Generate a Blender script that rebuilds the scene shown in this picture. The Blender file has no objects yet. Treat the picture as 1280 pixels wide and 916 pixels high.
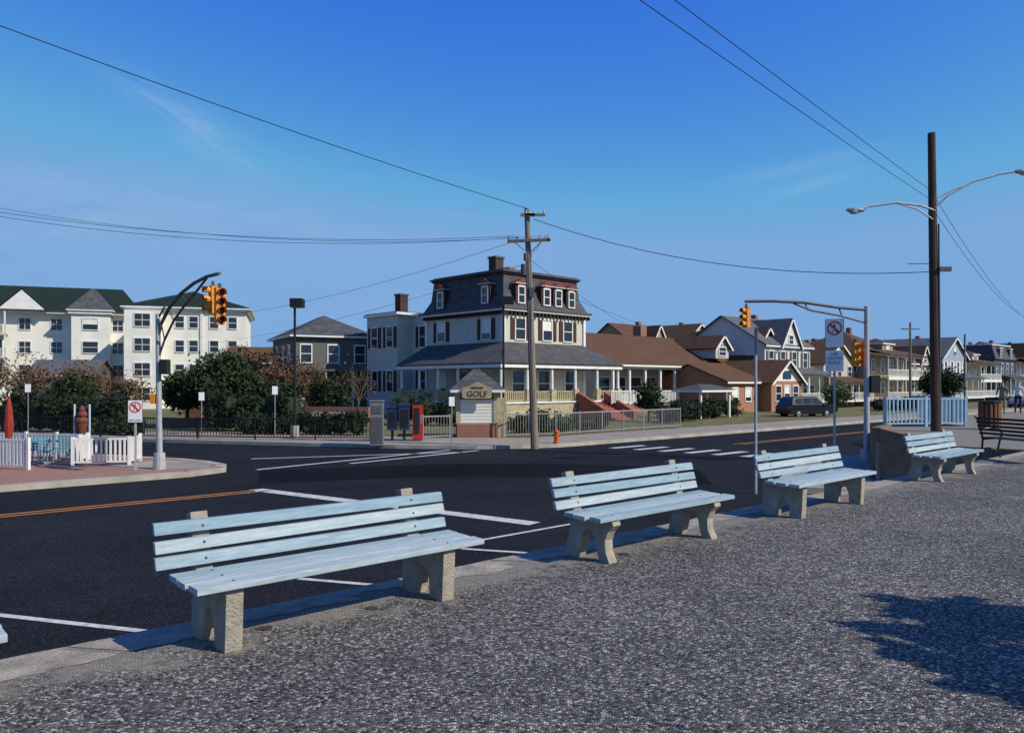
import bpy, math, random
import numpy as np
from mathutils import Vector, Matrix
random.seed(7); np.random.seed(7)
scene=bpy.context.scene
ANG=math.radians(43.4)
UX,UY=math.cos(ANG),math.sin(ANG)
ZR=-1.15; ZS=-1.0
# ------------------------------------------------------------ materials
MATS={}
def nodes_of(m):
    m.use_nodes=True; nt=m.node_tree; return nt,nt.nodes,nt.links
def mat(name,col,rough=0.7,var=0.25,scale=3.0,bump=0.0,bscale=30,metal=0.0,col2=None,stretch=None,spec=0.3):
    if name in MATS: return MATS[name]
    m=bpy.data.materials.new(name); nt,N,L=nodes_of(m)
    b=N['Principled BSDF']; b.inputs['Roughness'].default_value=rough; b.inputs['Metallic'].default_value=metal
    b.inputs['Specular IOR Level'].default_value=spec
    tc=N.new('ShaderNodeTexCoord'); mp=N.new('ShaderNodeMapping'); L.new(tc.outputs['Object'],mp.inputs[0])
    if stretch: mp.inputs['Scale'].default_value=stretch
    n=N.new('ShaderNodeTexNoise'); n.inputs['Scale'].default_value=scale; n.inputs['Detail'].default_value=5; n.inputs['Roughness'].default_value=0.65
    L.new(mp.outputs[0],n.inputs[0])
    r=N.new('ShaderNodeValToRGB'); r.color_ramp.elements[0].position=0.3; r.color_ramp.elements[1].position=0.7
    c2=col2 if col2 else tuple(min(1,c*(1+var*0.5)) for c in col)
    c1=tuple(c*(1-var) for c in col) if not col2 else col
    r.color_ramp.elements[0].color=(*c1,1); r.color_ramp.elements[1].color=(*c2,1)
    L.new(n.outputs['Fac'],r.inputs[0]); L.new(r.outputs[0],b.inputs['Base Color'])
    if bump>0:
        n2=N.new('ShaderNodeTexNoise'); n2.inputs['Scale'].default_value=bscale; n2.inputs['Detail'].default_value=4
        L.new(mp.outputs[0],n2.inputs[0]); bp=N.new('ShaderNodeBump'); bp.inputs['Strength'].default_value=bump; bp.inputs['Distance'].default_value=0.02
        L.new(n2.outputs['Fac'],bp.inputs['Height']); L.new(bp.outputs[0],b.inputs['Normal'])
    MATS[name]=m; return m
def lined(name,col,dark,period,axis='Z',amt=0.5,rough=0.8,var=0.3):
    """siding / shingle courses"""
    if name in MATS: return MATS[name]
    m=bpy.data.materials.new(name); nt,N,L=nodes_of(m); b=N['Principled BSDF']; b.inputs['Roughness'].default_value=rough
    b.inputs['Specular IOR Level'].default_value=0.2
    tc=N.new('ShaderNodeTexCoord'); sx=N.new('ShaderNodeSeparateXYZ'); L.new(tc.outputs['Object'],sx.inputs[0])
    mu=N.new('ShaderNodeMath'); mu.operation='DIVIDE'; mu.inputs[1].default_value=period; L.new(sx.outputs[axis],mu.inputs[0])
    fr=N.new('ShaderNodeMath'); fr.operation='FRACT'; L.new(mu.outputs[0],fr.inputs[0])
    r=N.new('ShaderNodeValToRGB'); r.color_ramp.elements[0].position=0.0; r.color_ramp.elements[1].position=0.22
    r.color_ramp.elements[0].color=(1-amt,1-amt,1-amt,1); r.color_ramp.elements[1].color=(1,1,1,1); L.new(fr.outputs[0],r.inputs[0])
    n=N.new('ShaderNodeTexNoise'); n.inputs['Scale'].default_value=1.6; n.inputs['Detail'].default_value=6; n.inputs['Roughness'].default_value=0.75; L.new(tc.outputs['Object'],n.inputs[0])
    r2=N.new('ShaderNodeValToRGB'); r2.color_ramp.elements[0].position=0.32; r2.color_ramp.elements[1].position=0.68
    r2.color_ramp.elements[0].color=(*dark,1); r2.color_ramp.elements[1].color=(*col,1); L.new(n.outputs['Fac'],r2.inputs[0])
    mx=N.new('ShaderNodeMix'); mx.data_type='RGBA'; mx.blend_type='MULTIPLY'; mx.inputs['Factor'].default_value=1
    L.new(r2.outputs[0],mx.inputs['A']); L.new(r.outputs[0],mx.inputs['B']); L.new(mx.outputs['Result'],b.inputs['Base Color'])
    MATS[name]=m; return m
def brickmat(name,c1,c2,mortar,scale=1.0,rotx=True,bw=0.22,rh=0.07):
    if name in MATS: return MATS[name]
    m=bpy.data.materials.new(name); nt,N,L=nodes_of(m); b=N['Principled BSDF']; b.inputs['Roughness'].default_value=0.85
    tc=N.new('ShaderNodeTexCoord')
    if rotx:
        sx=N.new('ShaderNodeSeparateXYZ'); L.new(tc.outputs['Object'],sx.inputs[0]); ad=N.new('ShaderNodeMath'); L.new(sx.outputs[0],ad.inputs[0]); L.new(sx.outputs[1],ad.inputs[1])
        cx=N.new('ShaderNodeCombineXYZ'); L.new(ad.outputs[0],cx.inputs[0]); L.new(sx.outputs[2],cx.inputs[1]); v=cx.outputs[0]
    else: v=tc.outputs['Object']
    br=N.new('ShaderNodeTexBrick'); br.inputs['Scale'].default_value=scale; br.inputs['Brick Width'].default_value=bw; br.inputs['Row Height'].default_value=rh
    br.inputs['Mortar Size'].default_value=0.008; br.inputs['Color1'].default_value=(*c1,1); br.inputs['Color2'].default_value=(*c2,1); br.inputs['Mortar'].default_value=(*mortar,1)
    L.new(v,br.inputs[0]); L.new(br.outputs[0],b.inputs['Base Color']); MATS[name]=m; return m
def glassmat(name='window_glass',col=(0.02,0.025,0.03)):
    return mat(name,col,rough=0.08,var=0.5,scale=0.8,spec=0.8)
def asphalt(name,dark,mid,light,cell,big,bump=0.5,stones=0.75,spec=.2,edge_dust=False,lo=.62,hi=1.3):
    m=bpy.data.materials.new(name); nt,N,L=nodes_of(m); b=N['Principled BSDF']; b.inputs['Roughness'].default_value=0.92; b.inputs['Specular IOR Level'].default_value=spec
    tc=N.new('ShaderNodeTexCoord')
    v=N.new('ShaderNodeTexVoronoi'); v.inputs['Scale'].default_value=cell; v.voronoi_dimensions='2D'; L.new(tc.outputs['Object'],v.inputs[0])
    r=N.new('ShaderNodeValToRGB'); e=r.color_ramp.elements; e[0].position=0.1; e[0].color=(*dark,1); e[1].position=1.0; e[1].color=(*light,1)
    k=e.new(0.45); k.color=(*mid,1); k2=e.new(stones); k2.color=(*[c*1.2 for c in mid],1)
    sp=N.new('ShaderNodeSeparateColor'); L.new(v.outputs['Color'],sp.inputs[0]); L.new(sp.outputs[0],r.inputs[0])
    n=N.new('ShaderNodeTexNoise'); n.inputs['Scale'].default_value=big; n.inputs['Detail'].default_value=8; n.inputs['Roughness'].default_value=0.7; L.new(tc.outputs['Object'],n.inputs[0])
    r2=N.new('ShaderNodeValToRGB'); r2.color_ramp.elements[0].position=0.3; r2.color_ramp.elements[1].position=0.72
    r2.color_ramp.elements[0].color=(lo,lo,lo,1); r2.color_ramp.elements[1].color=(hi,hi*.985,hi*.96,1); L.new(n.outputs['Fac'],r2.inputs[0])
    mx=N.new('ShaderNodeMix'); mx.data_type='RGBA'; mx.blend_type='MULTIPLY'; mx.inputs['Factor'].default_value=1
    L.new(r.outputs[0],mx.inputs['A']); L.new(r2.outputs[0],mx.inputs['B']); out=mx.outputs['Result']
    if edge_dust:
        sx=N.new('ShaderNodeSeparateXYZ'); L.new(tc.outputs['Object'],sx.inputs[0])
        def M_(op,a,b2,c3=None):
            q=N.new('ShaderNodeMath'); q.operation=op
            for i,vv in enumerate((a,b2,c3)):
                if vv is None: continue
                if isinstance(vv,(int,float)): q.inputs[i].default_value=vv
                else: L.new(vv,q.inputs[i])
            return q.outputs[0]
        d=M_('ADD',M_('SUBTRACT',sx.outputs[0],M_('MULTIPLY',sx.outputs[1],1.057)),7.84); d=M_('DIVIDE',d,1.455)
        n3=N.new('ShaderNodeTexNoise'); n3.inputs['Scale'].default_value=3.2; n3.inputs['Detail'].default_value=9; n3.inputs['Roughness'].default_value=.72; L.new(tc.outputs['Object'],n3.inputs[0])
        d2=M_('ADD',d,M_('MULTIPLY',M_('SUBTRACT',n3.outputs['Fac'],.5),-2.4))
        rr=N.new('ShaderNodeMapRange'); rr.inputs['From Min'].default_value=.4; rr.inputs['From Max'].default_value=.8; rr.inputs['To Min'].default_value=.75; rr.inputs['To Max'].default_value=0; L.new(d2,rr.inputs[0])
        m3=N.new('ShaderNodeMix'); m3.data_type='RGBA'; L.new(rr.outputs[0],m3.inputs['Factor']); L.new(out,m3.inputs['A']); m3.inputs['B'].default_value=(.26,.235,.19,1); out=m3.outputs['Result']
    L.new(out,b.inputs['Base Color'])
    bp=N.new('ShaderNodeBump'); bp.inputs['Strength'].default_value=bump; bp.inputs['Distance'].default_value=0.008
    L.new(v.outputs['Distance'],bp.inputs['Height']); bp.invert=True; L.new(bp.outputs[0],b.inputs['Normal'])
    return m
M_PROM=asphalt('promenade_asphalt',(0.022,0.022,0.023),(0.115,0.11,0.104),(0.60,0.56,0.49),78,0.5,1.0,.78,edge_dust=True,lo=.66,hi=1.25)
M_ROAD=asphalt('road_asphalt',(0.007,0.008,0.011),(0.012,0.0135,0.017),(0.04,0.04,0.045),60,0.22,0.2,spec=.08,lo=.6,hi=1.5)
M_PATCH=asphalt('road_patch_asphalt',(0.004,0.005,0.006),(0.007,0.008,0.010),(0.015,0.016,0.02),60,0.4,0.2,spec=.05)
M_CONC=mat('weathered_concrete',(0.20,0.175,0.14),0.9,0.5,4.5,0.7,40,col2=(.40,.36,.29))
M_WALK=mat('sidewalk_concrete',(0.30,0.26,0.21),0.9,0.25,0.8,0.3,30)
M_KERB=mat('kerb_concrete',(0.38,0.35,0.29),0.9,0.3,1.5,0.3,30)
M_PAVER=brickmat('red_pavers',(0.26,0.12,0.08),(0.33,0.17,0.11),(0.22,0.17,0.13),1,False,0.24,0.12)
M_GRASS=mat('dry_grass',(0.07,0.085,0.028),1,0.5,0.6,0.6,20,col2=(0.19,0.16,0.07))
M_GROUND=mat('sandy_ground',(0.16,0.14,0.09),1,0.4,0.1)
M_WHITE=mat('white_paint',(0.74,0.73,0.68),0.6,0.15,2)
M_CREAM=lined('cream_siding',(0.60,0.57,0.48),(0.48,0.45,0.37),0.16,amt=0.3)
M_STUCCO=mat('white_stucco',(0.76,0.74,0.65),0.8,0.12,0.6,0.1,20)
M_LINE=mat('road_marking_white',(0.30,0.30,0.29),0.8,0.45,9,col2=(.66,.66,.64))
M_ORANGE=mat('road_marking_orange',(0.5,0.2,0.04),0.8,0.4,5)
M_SLATE=lined('slate_roof',(0.11,0.11,0.115),(0.045,0.045,0.05),0.22,amt=0.5)
M_PSLATE=lined('porch_shingles',(0.11,0.11,0.108),(0.045,0.045,0.048),0.12,amt=0.5)
M_GREENR=lined('green_shingles',(0.018,0.036,0.023),(0.010,0.02,0.013),0.3,amt=0.4)
M_BROWNR=lined('brown_shingles',(0.14,0.073,0.038),(0.08,0.043,0.024),0.2,amt=0.4)
M_GREYR=lined('grey_shingles',(0.14,0.14,0.145),(0.08,0.08,0.085),0.2,amt=0.4)
M_DKGREY=mat('dark_grey_wall',(0.09,0.09,0.10),0.8,0.3)
M_GLASS=glassmat()
M_SHUT=mat('brown_shutters',(0.06,0.026,0.02),0.7,0.3)
M_RED=mat('red_brown_trim',(0.2,0.045,0.03),0.6,0.2)
M_STEP=brickmat('brick_steps',(0.34,0.08,0.045),(0.25,0.055,0.035),(0.2,0.12,0.09))
M_BRICK=brickmat('red_brick',(0.30,0.10,0.055),(0.22,0.07,0.045),(0.25,0.2,0.16))
M_STONE=mat('cream_stone_blocks',(0.42,0.36,0.22),0.9,0.35,4,0.4,15)
M_BLACK=mat('black_metal',(0.015,0.015,0.016),0.45,0.3,8)
M_GALV=mat('galvanised_steel',(0.40,0.41,0.41),0.55,0.25,6,metal=0.1)
M_DKSTEEL=mat('dark_steel',(0.07,0.075,0.08),0.5,0.25,6,metal=0.2)
M_WOODP=mat('weathered_pole_wood',(0.24,0.20,0.16),0.95,0.5,3,0.5,30,stretch=(8,8,0.5))
M_WOODD=mat('dark_pole_wood',(0.075,0.045,0.032),0.95,0.5,3,0.5,30,stretch=(8,8,0.5))
M_SIGY=mat('signal_yellow',(0.75,0.26,0.015),0.5,0.15,5)
M_LENS=mat('signal_lens_dark',(0.05,0.015,0.012),0.3,0.3,8)
M_SIGNW=mat('sign_white',(0.75,0.75,0.73),0.5,0.08,4)
M_SIGNR=mat('sign_red',(0.6,0.03,0.03),0.5,0.1,4)
M_SIGNB=mat('sign_black',(0.02,0.02,0.02),0.5,0.1,4)
M_ALU=mat('sign_back_aluminium',(0.33,0.34,0.35),0.5,0.2,5,metal=0.6)
M_WIRE=mat('cable_rubber',(0.012,0.012,0.014),0.7,0.1)
M_BLUEF=mat('pale_blue_paint',(0.33,0.48,0.58),0.6,0.2,3)
M_CARK=mat('car_paint_black',(0.012,0.013,0.016),0.2,0.1,1,spec=0.6)
M_CARS=mat('car_paint_silver',(0.35,0.36,0.38),0.3,0.1,1,metal=0.5)
M_CARR=mat('car_paint_red',(0.35,0.03,0.02),0.3,0.1,1)
M_TYRE=mat('tyre_rubber',(0.02,0.02,0.02),0.9,0.2)
M_CHROME=mat('wheel_metal',(0.5,0.5,0.5),0.3,0.1,metal=0.9)
M_BARK=mat('bark',(0.10,0.075,0.055),0.95,0.4,6,0.5,25)
M_LEAFG=mat('evergreen_leaves',(0.010,0.024,0.008),0.8,0,1.3,col2=(0.038,0.06,0.018))
M_LEAFD=mat('hedge_leaves',(0.007,0.015,0.006),0.8,0,1.6,col2=(0.024,0.038,0.013))
M_LEAFB=mat('autumn_leaves',(0.08,0.045,0.025),0.9,0,1.3,col2=(0.19,0.105,0.055))
M_LEAFY=mat('light_green_leaves',(0.05,0.08,0.02),0.8,0,1.3,col2=(0.12,0.15,0.05))
def paint(name,base,worn,light,seed):
    m=bpy.data.materials.new(name); nt,N,L=nodes_of(m); b=N['Principled BSDF']; b.inputs['Roughness'].default_value=0.7; b.inputs['Specular IOR Level'].default_value=.2
    tc=N.new('ShaderNodeTexCoord'); mp=N.new('ShaderNodeMapping'); mp.inputs['Scale'].default_value=(1.2,12,12); mp.inputs['Location'].default_value=(seed,seed,0); L.new(tc.outputs['Object'],mp.inputs[0])
    n=N.new('ShaderNodeTexNoise'); n.inputs['Scale'].default_value=2.6; n.inputs['Detail'].default_value=10; n.inputs['Roughness'].default_value=0.85; L.new(mp.outputs[0],n.inputs[0])
    r=N.new('ShaderNodeValToRGB'); e=r.color_ramp.elements; e[0].position=0.33; e[0].color=(*worn,1); e[1].position=0.40; e[1].color=(*[c*0.78 for c in base],1)
    k=e.new(0.53); k.color=(*base,1); k=e.new(0.68); k.color=(*light,1)
    L.new(n.outputs['Fac'],r.inputs[0]); L.new(r.outputs[0],b.inputs['Base Color'])
    bp=N.new('ShaderNodeBump'); bp.inputs['Strength'].default_value=0.6; bp.inputs['Distance'].default_value=0.004; L.new(n.outputs['Fac'],bp.inputs['Height']); L.new(bp.outputs[0],b.inputs['Normal'])
    return m
SL=[paint('bench_blue_paint',(0.28,0.375,0.42),(0.17,0.165,0.145),(.44,.51,.53),0),paint('bench_blue_paint_faded',(0.36,0.44,0.465),(0.24,0.23,0.2),(.54,.585,.58),3),paint('bench_blue_paint_dull',(0.23,0.34,0.40),(0.17,0.18,0.165),(.37,.46,.49),6)]
M_BLEG=mat('bench_concrete',(0.22,0.195,0.155),0.9,0.4,5,0.7,60,col2=(.44,.39,.30))
# ------------------------------------------------------------ mesh builder
class B:
    def __init__(s,name,loc=(0,0,0),ang=0.0):
        s.name=name; s.loc=loc; s.ang=ang; s.v=[]; s.f=[]; s.mi=[]; s.ms=[]; s.M=Matrix.Identity(4)
    def m(s,mt):
        if mt not in s.ms: s.ms.append(mt)
        return s.ms.index(mt)
    def add(s,vs,fs,mt):
        o=len(s.v); i=s.m(mt)
        for p in vs: s.v.append(tuple(s.M@Vector(p)))
        for f in fs: s.f.append(tuple(o+k for k in f)); s.mi.append(i)
    def box(s,x0,x1,y0,y1,z0,z1,mt):
        s.add([(x0,y0,z0),(x1,y0,z0),(x1,y1,z0),(x0,y1,z0),(x0,y0,z1),(x1,y0,z1),(x1,y1,z1),(x0,y1,z1)],
              [(0,3,2,1),(4,5,6,7),(0,1,5,4),(1,2,6,5),(2,3,7,6),(3,0,4,7)],mt)
    def frus(s,a,za,b_,zb,mt):
        x0,x1,y0,y1=a; X0,X1,Y0,Y1=b_
        s.add([(x0,y0,za),(x1,y0,za),(x1,y1,za),(x0,y1,za),(X0,Y0,zb),(X1,Y0,zb),(X1,Y1,zb),(X0,Y1,zb)],
              [(0,3,2,1),(4,5,6,7),(0,1,5,4),(1,2,6,5),(2,3,7,6),(3,0,4,7)],mt)
    def poly(s,pts,mt): s.add(pts,[tuple(range(len(pts)))],mt)
    def prism(s,pts,z0,z1,mt,side=None):
        a=sum(pts[i][0]*pts[(i+1)%len(pts)][1]-pts[(i+1)%len(pts)][0]*pts[i][1] for i in range(len(pts)))
        if a<0: pts=pts[::-1]
        n=len(pts); vs=[(p[0],p[1],z0) for p in pts]+[(p[0],p[1],z1) for p in pts]
        s.add(vs,[tuple(range(n,2*n))],mt)
        s.add(vs,[tuple(range(n-1,-1,-1))]+[(i,(i+1)%n,n+(i+1)%n,n+i) for i in range(n)],side or mt)
    def extr(s,prof,x0,x1,mt):
        a=sum(prof[i][0]*prof[(i+1)%len(prof)][1]-prof[(i+1)%len(prof)][0]*prof[i][1] for i in range(len(prof)))
        if a<0: prof=prof[::-1]
        n=len(prof); vs=[(x0,p[0],p[1]) for p in prof]+[(x1,p[0],p[1]) for p in prof]
        s.add(vs,[tuple(range(n,2*n)),tuple(range(n-1,-1,-1))]+[(i,(i+1)%n,n+(i+1)%n,n+i) for i in range(n)],mt)
    def slab(s,pts,t,mt):
        p=[Vector(q) for q in pts]; nrm=(p[1]-p[0]).cross(p[2]-p[0]).normalized()
        if nrm.z<0: p=p[::-1]; nrm=-nrm
        n=len(p); vs=[tuple(q+nrm*t) for q in p]+[tuple(q) for q in p]
        s.add(vs,[tuple(range(n)),tuple(range(2*n-1,n-1,-1))]+[(n+i,n+(i+1)%n,(i+1)%n,i) for i in range(n)],mt)
    def cyl(s,p0,p1,r0,r1,mt,n=10,caps=True):
        p0=Vector(p0);p1=Vector(p1); d=(p1-p0).normalized(); a=Vector((0,0,1)) if abs(d.z)<0.9 else Vector((1,0,0))
        u=d.cross(a).normalized(); w=d.cross(u)
        vs=[tuple(p0+(u*math.cos(2*math.pi*i/n)+w*math.sin(2*math.pi*i/n))*r0) for i in range(n)]+[tuple(p1+(u*math.cos(2*math.pi*i/n)+w*math.sin(2*math.pi*i/n))*r1) for i in range(n)]
        fs=[(i,n+i,n+(i+1)%n,(i+1)%n) for i in range(n)]
        if caps: fs+= [tuple(range(n)),tuple(range(2*n-1,n-1,-1))]
        s.add(vs,fs,mt)
    def tube(s,pts,r,mt,n=6):
        for i in range(len(pts)-1): s.cyl(pts[i],pts[i+1],r,r,mt,n)
    def ball(s,c,r,mt,sx=1,sy=1,sz=1,n=10,h=7):
        vs=[];fs=[]
        for j in range(h+1):
            t=math.pi*j/h
            for i in range(n):
                q=2*math.pi*i/n; vs.append((c[0]+r*sx*math.sin(t)*math.cos(q),c[1]+r*sy*math.sin(t)*math.sin(q),c[2]+r*sz*math.cos(t)))
        for j in range(h):
            for i in range(n): fs.append((j*n+i,(j+1)*n+i,(j+1)*n+(i+1)%n,j*n+(i+1)%n))
        s.add(vs,fs,mt)
    def hip(s,x0,x1,y0,y1,z0,z1,mt):
        w=x1-x0;d=y1-y0
        if w>=d: a=(x0+d/2,(y0+y1)/2,z1); b_=(x1-d/2,(y0+y1)/2,z1)
        else: a=((x0+x1)/2,y0+w/2,z1); b_=((x0+x1)/2,y1-w/2,z1)
        vs=[(x0,y0,z0),(x1,y0,z0),(x1,y1,z0),(x0,y1,z0),a,b_]
        if w>=d: fs=[(0,1,5,4),(1,2,5),(2,3,4,5),(3,0,4),(3,2,1,0)]
        else: fs=[(0,1,4),(1,2,5,4),(2,3,5),(3,0,4,5),(3,2,1,0)]
        s.add(vs,fs,mt)
        s.box(x0+.02,x1-.02,y0+.02,y1-.02,z0-.16,z0-.004,M_WHITE)
    def gable(s,x0,x1,y0,y1,z0,z1,axis,mr,mw,ov=0.35,trim=M_WHITE):
        if axis=='y':
            xm=(x0+x1)/2; s.add([(x0,y0,z0),(x1,y0,z0),(xm,y0,z1),(x0,y1,z0),(x1,y1,z0),(xm,y1,z1)],[(0,1,2),(5,4,3)],mw)
            sl=(z1-z0)/(xm-x0)
            s.slab([(x0-ov,y0-ov,z0-ov*sl),(xm,y0-ov,z1),(xm,y1+ov,z1),(x0-ov,y1+ov,z0-ov*sl)],0.12,mr)
            s.slab([(xm,y0-ov,z1),(x1+ov,y0-ov,z0-ov*sl),(x1+ov,y1+ov,z0-ov*sl),(xm,y1+ov,z1)],0.12,mr)
            for sgn,xa in((1,x0-ov),(-1,x1+ov)):
                s.slab([(xa,y0-ov-.05,z0-ov*sl-.18),(xm,y0-ov-.05,z1-.18),(xm,y0-ov-.01,z1-.18),(xa,y0-ov-.01,z0-ov*sl-.18)],0.2,trim)
        else:
            ym=(y0+y1)/2; s.add([(x0,y0,z0),(x0,y1,z0),(x0,ym,z1),(x1,y0,z0),(x1,y1,z0),(x1,ym,z1)],[(2,1,0),(3,4,5)],mw)
            sl=(z1-z0)/(ym-y0)
            s.slab([(x0-ov,y0-ov,z0-ov*sl),(x1+ov,y0-ov,z0-ov*sl),(x1+ov,ym,z1),(x0-ov,ym,z1)],0.12,mr)
            s.slab([(x0-ov,ym,z1),(x1+ov,ym,z1),(x1+ov,y1+ov,z0-ov*sl),(x0-ov,y1+ov,z0-ov*sl)],0.12,mr)
            s.box(x0-ov+.02,x1+ov-.02,y0-ov-.03,y0-ov+.03,z0-ov*sl-.1,z0-ov*sl+.06,trim)
    def win(s,x,z,w,h,fr=M_WHITE,shut=None,y=0.0,mid=True,vert=False,blind=None):
        t=0.09
        s.box(x-w/2,x+w/2,y-.012,y+.02,z,z+h,M_GLASS)
        if blind is None: blind=random.random()<0.35
        if blind: s.box(x-w/2+.02,x+w/2-.02,y-.018,y-.014,z+h*(0.5 if random.random()<.6 else .3),z+h-.02,M_WHITE)
        s.box(x-w/2-t,x-w/2,y-.07,y+.02,z-t,z+h+t,fr); s.box(x+w/2,x+w/2+t,y-.07,y+.02,z-t,z+h+t,fr)
        s.box(x-w/2,x+w/2,y-.075,y+.02,z+h,z+h+t*1.3,fr); s.box(x-w/2,x+w/2,y-.1,y+.02,z-t,z,fr)
        if mid: s.box(x-w/2,x+w/2,y-.045,y,z+h/2-.03,z+h/2+.03,fr)
        if vert: s.box(x-.025,x+.025,y-.04,y,z,z+h,fr)
        if shut:
            s.box(x-w/2-t-.42,x-w/2-t-.01,y-.06,y+.01,z-.03,z+h+.03,shut); s.box(x+w/2+t+.01,x+w/2+t+.42,y-.06,y+.01,z-.03,z+h+.03,shut)
    def rail(s,p0,p1,z0,h,mt,step=0.18,post=1.8,pr=0.04,br=0.015,sq=True):
        p0=Vector((*p0,0));p1=Vector((*p1,0)); L=(p1-p0).length; d=(p1-p0)/L; nn=Vector((-d.y,d.x,0))
        def bar(a,b_,hw,za,zb):
            A=p0+d*a; C=p0+d*b_
            q=[A-nn*hw,C-nn*hw,C+nn*hw,A+nn*hw]
            s.prism([(t.x,t.y) for t in q],za,zb,mt)
        bar(0,L,pr*.7,z0+h-.06,z0+h); bar(0,L,pr*.6,z0+.1,z0+.15)
        n=max(1,round(L/post))
        for i in range(n+1): a=L*i/n; bar(a-pr,a+pr,pr,z0,z0+h+.06)
        k=int(L/step)
        for i in range(1,k):
            a=L*i/k; bar(a-br,a+br,br,z0+.12,z0+h-.05)
    def finish(s,bevel=0,smooth=False,parent=None):
        me=bpy.data.meshes.new(s.name); me.from_pydata(s.v,[],s.f); 
        for mt in s.ms: me.materials.append(mt)
        me.polygons.foreach_set('material_index',s.mi)
        if smooth: me.polygons.foreach_set('use_smooth',[True]*len(s.f))
        me.update(); o=bpy.data.objects.new(s.name,me); o.location=s.loc; o.rotation_euler=(0,0,s.ang)
        scene.collection.objects.link(o)
        if bevel:
            bm=o.modifiers.new('bevel','BEVEL'); bm.width=bevel; bm.segments=2; bm.limit_method='ANGLE'
        if parent: o.parent=parent
        return o
LEFTFACE=Matrix(((0,1,0,0),(-1,0,0,0),(0,0,1,0),(0,0,0,1)))
def lf(x): return Matrix.Translation((x,0,0))@LEFTFACE
# ------------------------------------------------------------ ground
def edge(Y,off): return (1.057*Y-off,Y)
g=B('ground'); g.poly([(-900,-300,-1.25),(900,-300,-1.25),(900,1500,-1.25),(-900,1500,-1.25)],M_GROUND); g.finish()
r=B('road')
r.poly([(*edge(-30,7.8),ZR),(*edge(40,7.8),ZR),(*edge(400,7.8),ZR),(*edge(400,34.6),ZR),(*edge(34,34.6),ZR),(*edge(-30,34.6),ZR)],M_ROAD)
r.poly([(*edge(20,34.6),ZR),(*edge(38,34.6),ZR),(-5,39,ZR),(-90,64,ZR),(-90,46,ZR)],M_ROAD)
r.finish()
p=B('promenade')
prom=[edge(-20,7.84),edge(19.3,7.84),(9.9,21.7),(13.9,29.8),(17.3,30.3),edge(36,20),edge(300,20),(420,300),(420,-60),(-30,-60)]
p.prism(prom,-1.4,0,M_PROM,M_CONC); p.finish()
c=B('promenade_kerb_strip'); inner=[];outer=[]
Y=-12.0; wj=0
while Y<19.2:
    wj=wj*.7+random.uniform(-.03,.03)
    if random.random()<.03: wj+=random.choice((-.12,.12))
    outer.append((1.057*Y-7.86+abs(random.gauss(0,.014)),Y,0.004)); w=0.36+0.05*math.sin(Y*1.7)+wj
    inner.append((1.057*Y-7.84+w*1.1,Y-w*0.2,0.004)); Y+=0.05
for i in range(len(outer)-1):
    if i%48==0: continue
    c.poly([outer[i],inner[i],inner[i+1],outer[i+1]],M_CONC)
for i in range(len(outer)-1): c.poly([(outer[i][0],outer[i][1],-.2),outer[i],outer[i+1],(outer[i+1][0],outer[i+1][1],-.2)],M_CONC)
c.finish()
cv=B('iron_covers'); MRIM=mat('rusty_iron',(.06,.045,.035),.8,.5,20)
for (x,y) in((-1.62,5.22),(-1.0,5.68),(1.05,7.5)):
    n_=14; vs=[(x+.055*math.cos(6.283*i/n_)*random.uniform(.7,1.15),y+.055*math.sin(6.283*i/n_)*random.uniform(.7,1.15)) for i in range(n_)]
    cv.prism(vs,-.02,.006,MRIM)
cv.finish()
def kerb(b,pts,z0,z1,w=0.22,mt=M_KERB,side=1):
    for i in range(len(pts)-1):
        a=Vector(pts[i]);e=Vector(pts[i+1]); d=(e-a).normalized(); nn=Vector((-d.y,d.x))*side
        q=[a-nn*.012-d*.0,e-nn*.012,e+nn*w,a+nn*w]; b.prism([(t.x,t.y) for t in q],z0,z1,mt)
lot=B('lawn'); 
lot.prism([(2.6,35.4),(-1,34.2),(-5,34.5),(-25,40.7),(-90,60.4),(-300,300),(500,700),edge(700,35.3),edge(400,35.3)],-1.3,-1.03,M_GRASS); lot.finish()
gk=[edge(330,34.5),edge(120,34.5),edge(60,34.5),(3.4,35.85),(1.97,34.6),(0.4,33.9),(-1.5,33.6),(-5,34.0),(-25,40.2),(-80,56.9)]
sw=B('sidewalk'); sw.prism([edge(330,34.5),edge(60,34.5),(3.4,35.85),(1.97,34.6),(0.4,33.9),(-1.5,33.6),(-5,34.0),(-25,40.2),(-80,56.9),(-80,62),(-25,45.2),(-4,38.9),(0.3,38.6),(1.2,39),edge(60,40),edge(330,40)],-1.3,ZS,M_WALK)
kerb(sw,gk,-1.3,ZS+.006,side=-1)
for i in range(60):
    Y=36+i*1.6; a=edge(Y,34.9); sw.poly([(a[0],a[1],ZS+.003),(a[0]+.03,a[1]+.028,ZS+.003),(a[0]-2.6+.03,a[1]+2.75+.028,ZS+.003),(a[0]-2.6,a[1]+2.75,ZS+.003)],M_DKGREY)
sw.finish()
lk=[edge(-10,34.5),edge(23.6,34.5),(-8.95,24.9),(-9.3,25.9),(-10.2,26.9),(-11.6,27.9),(-14.5,29.2),(-60,43)]
pl=B('paver_plaza'); pl.prism(lk+[(-120,60),(-120,-10)],-1.3,ZS,M_PAVER); kerb(pl,lk,-1.3,ZS+.006,w=.3,side=1)
pl.prism([(-11.5,24.2),(-9.4,24.7),(-9.9,26.2),(-11.7,27.2),(-13.5,26.0)],ZS-.05,ZS+.004,M_WALK)
pl.finish()
isl=B('traffic_island'); ik=[(12.2,19.4),(6.9,20.1),(6.75,20.7),(9.8,27.0),(11.2,28.9),(13.6,29.6)]
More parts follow.
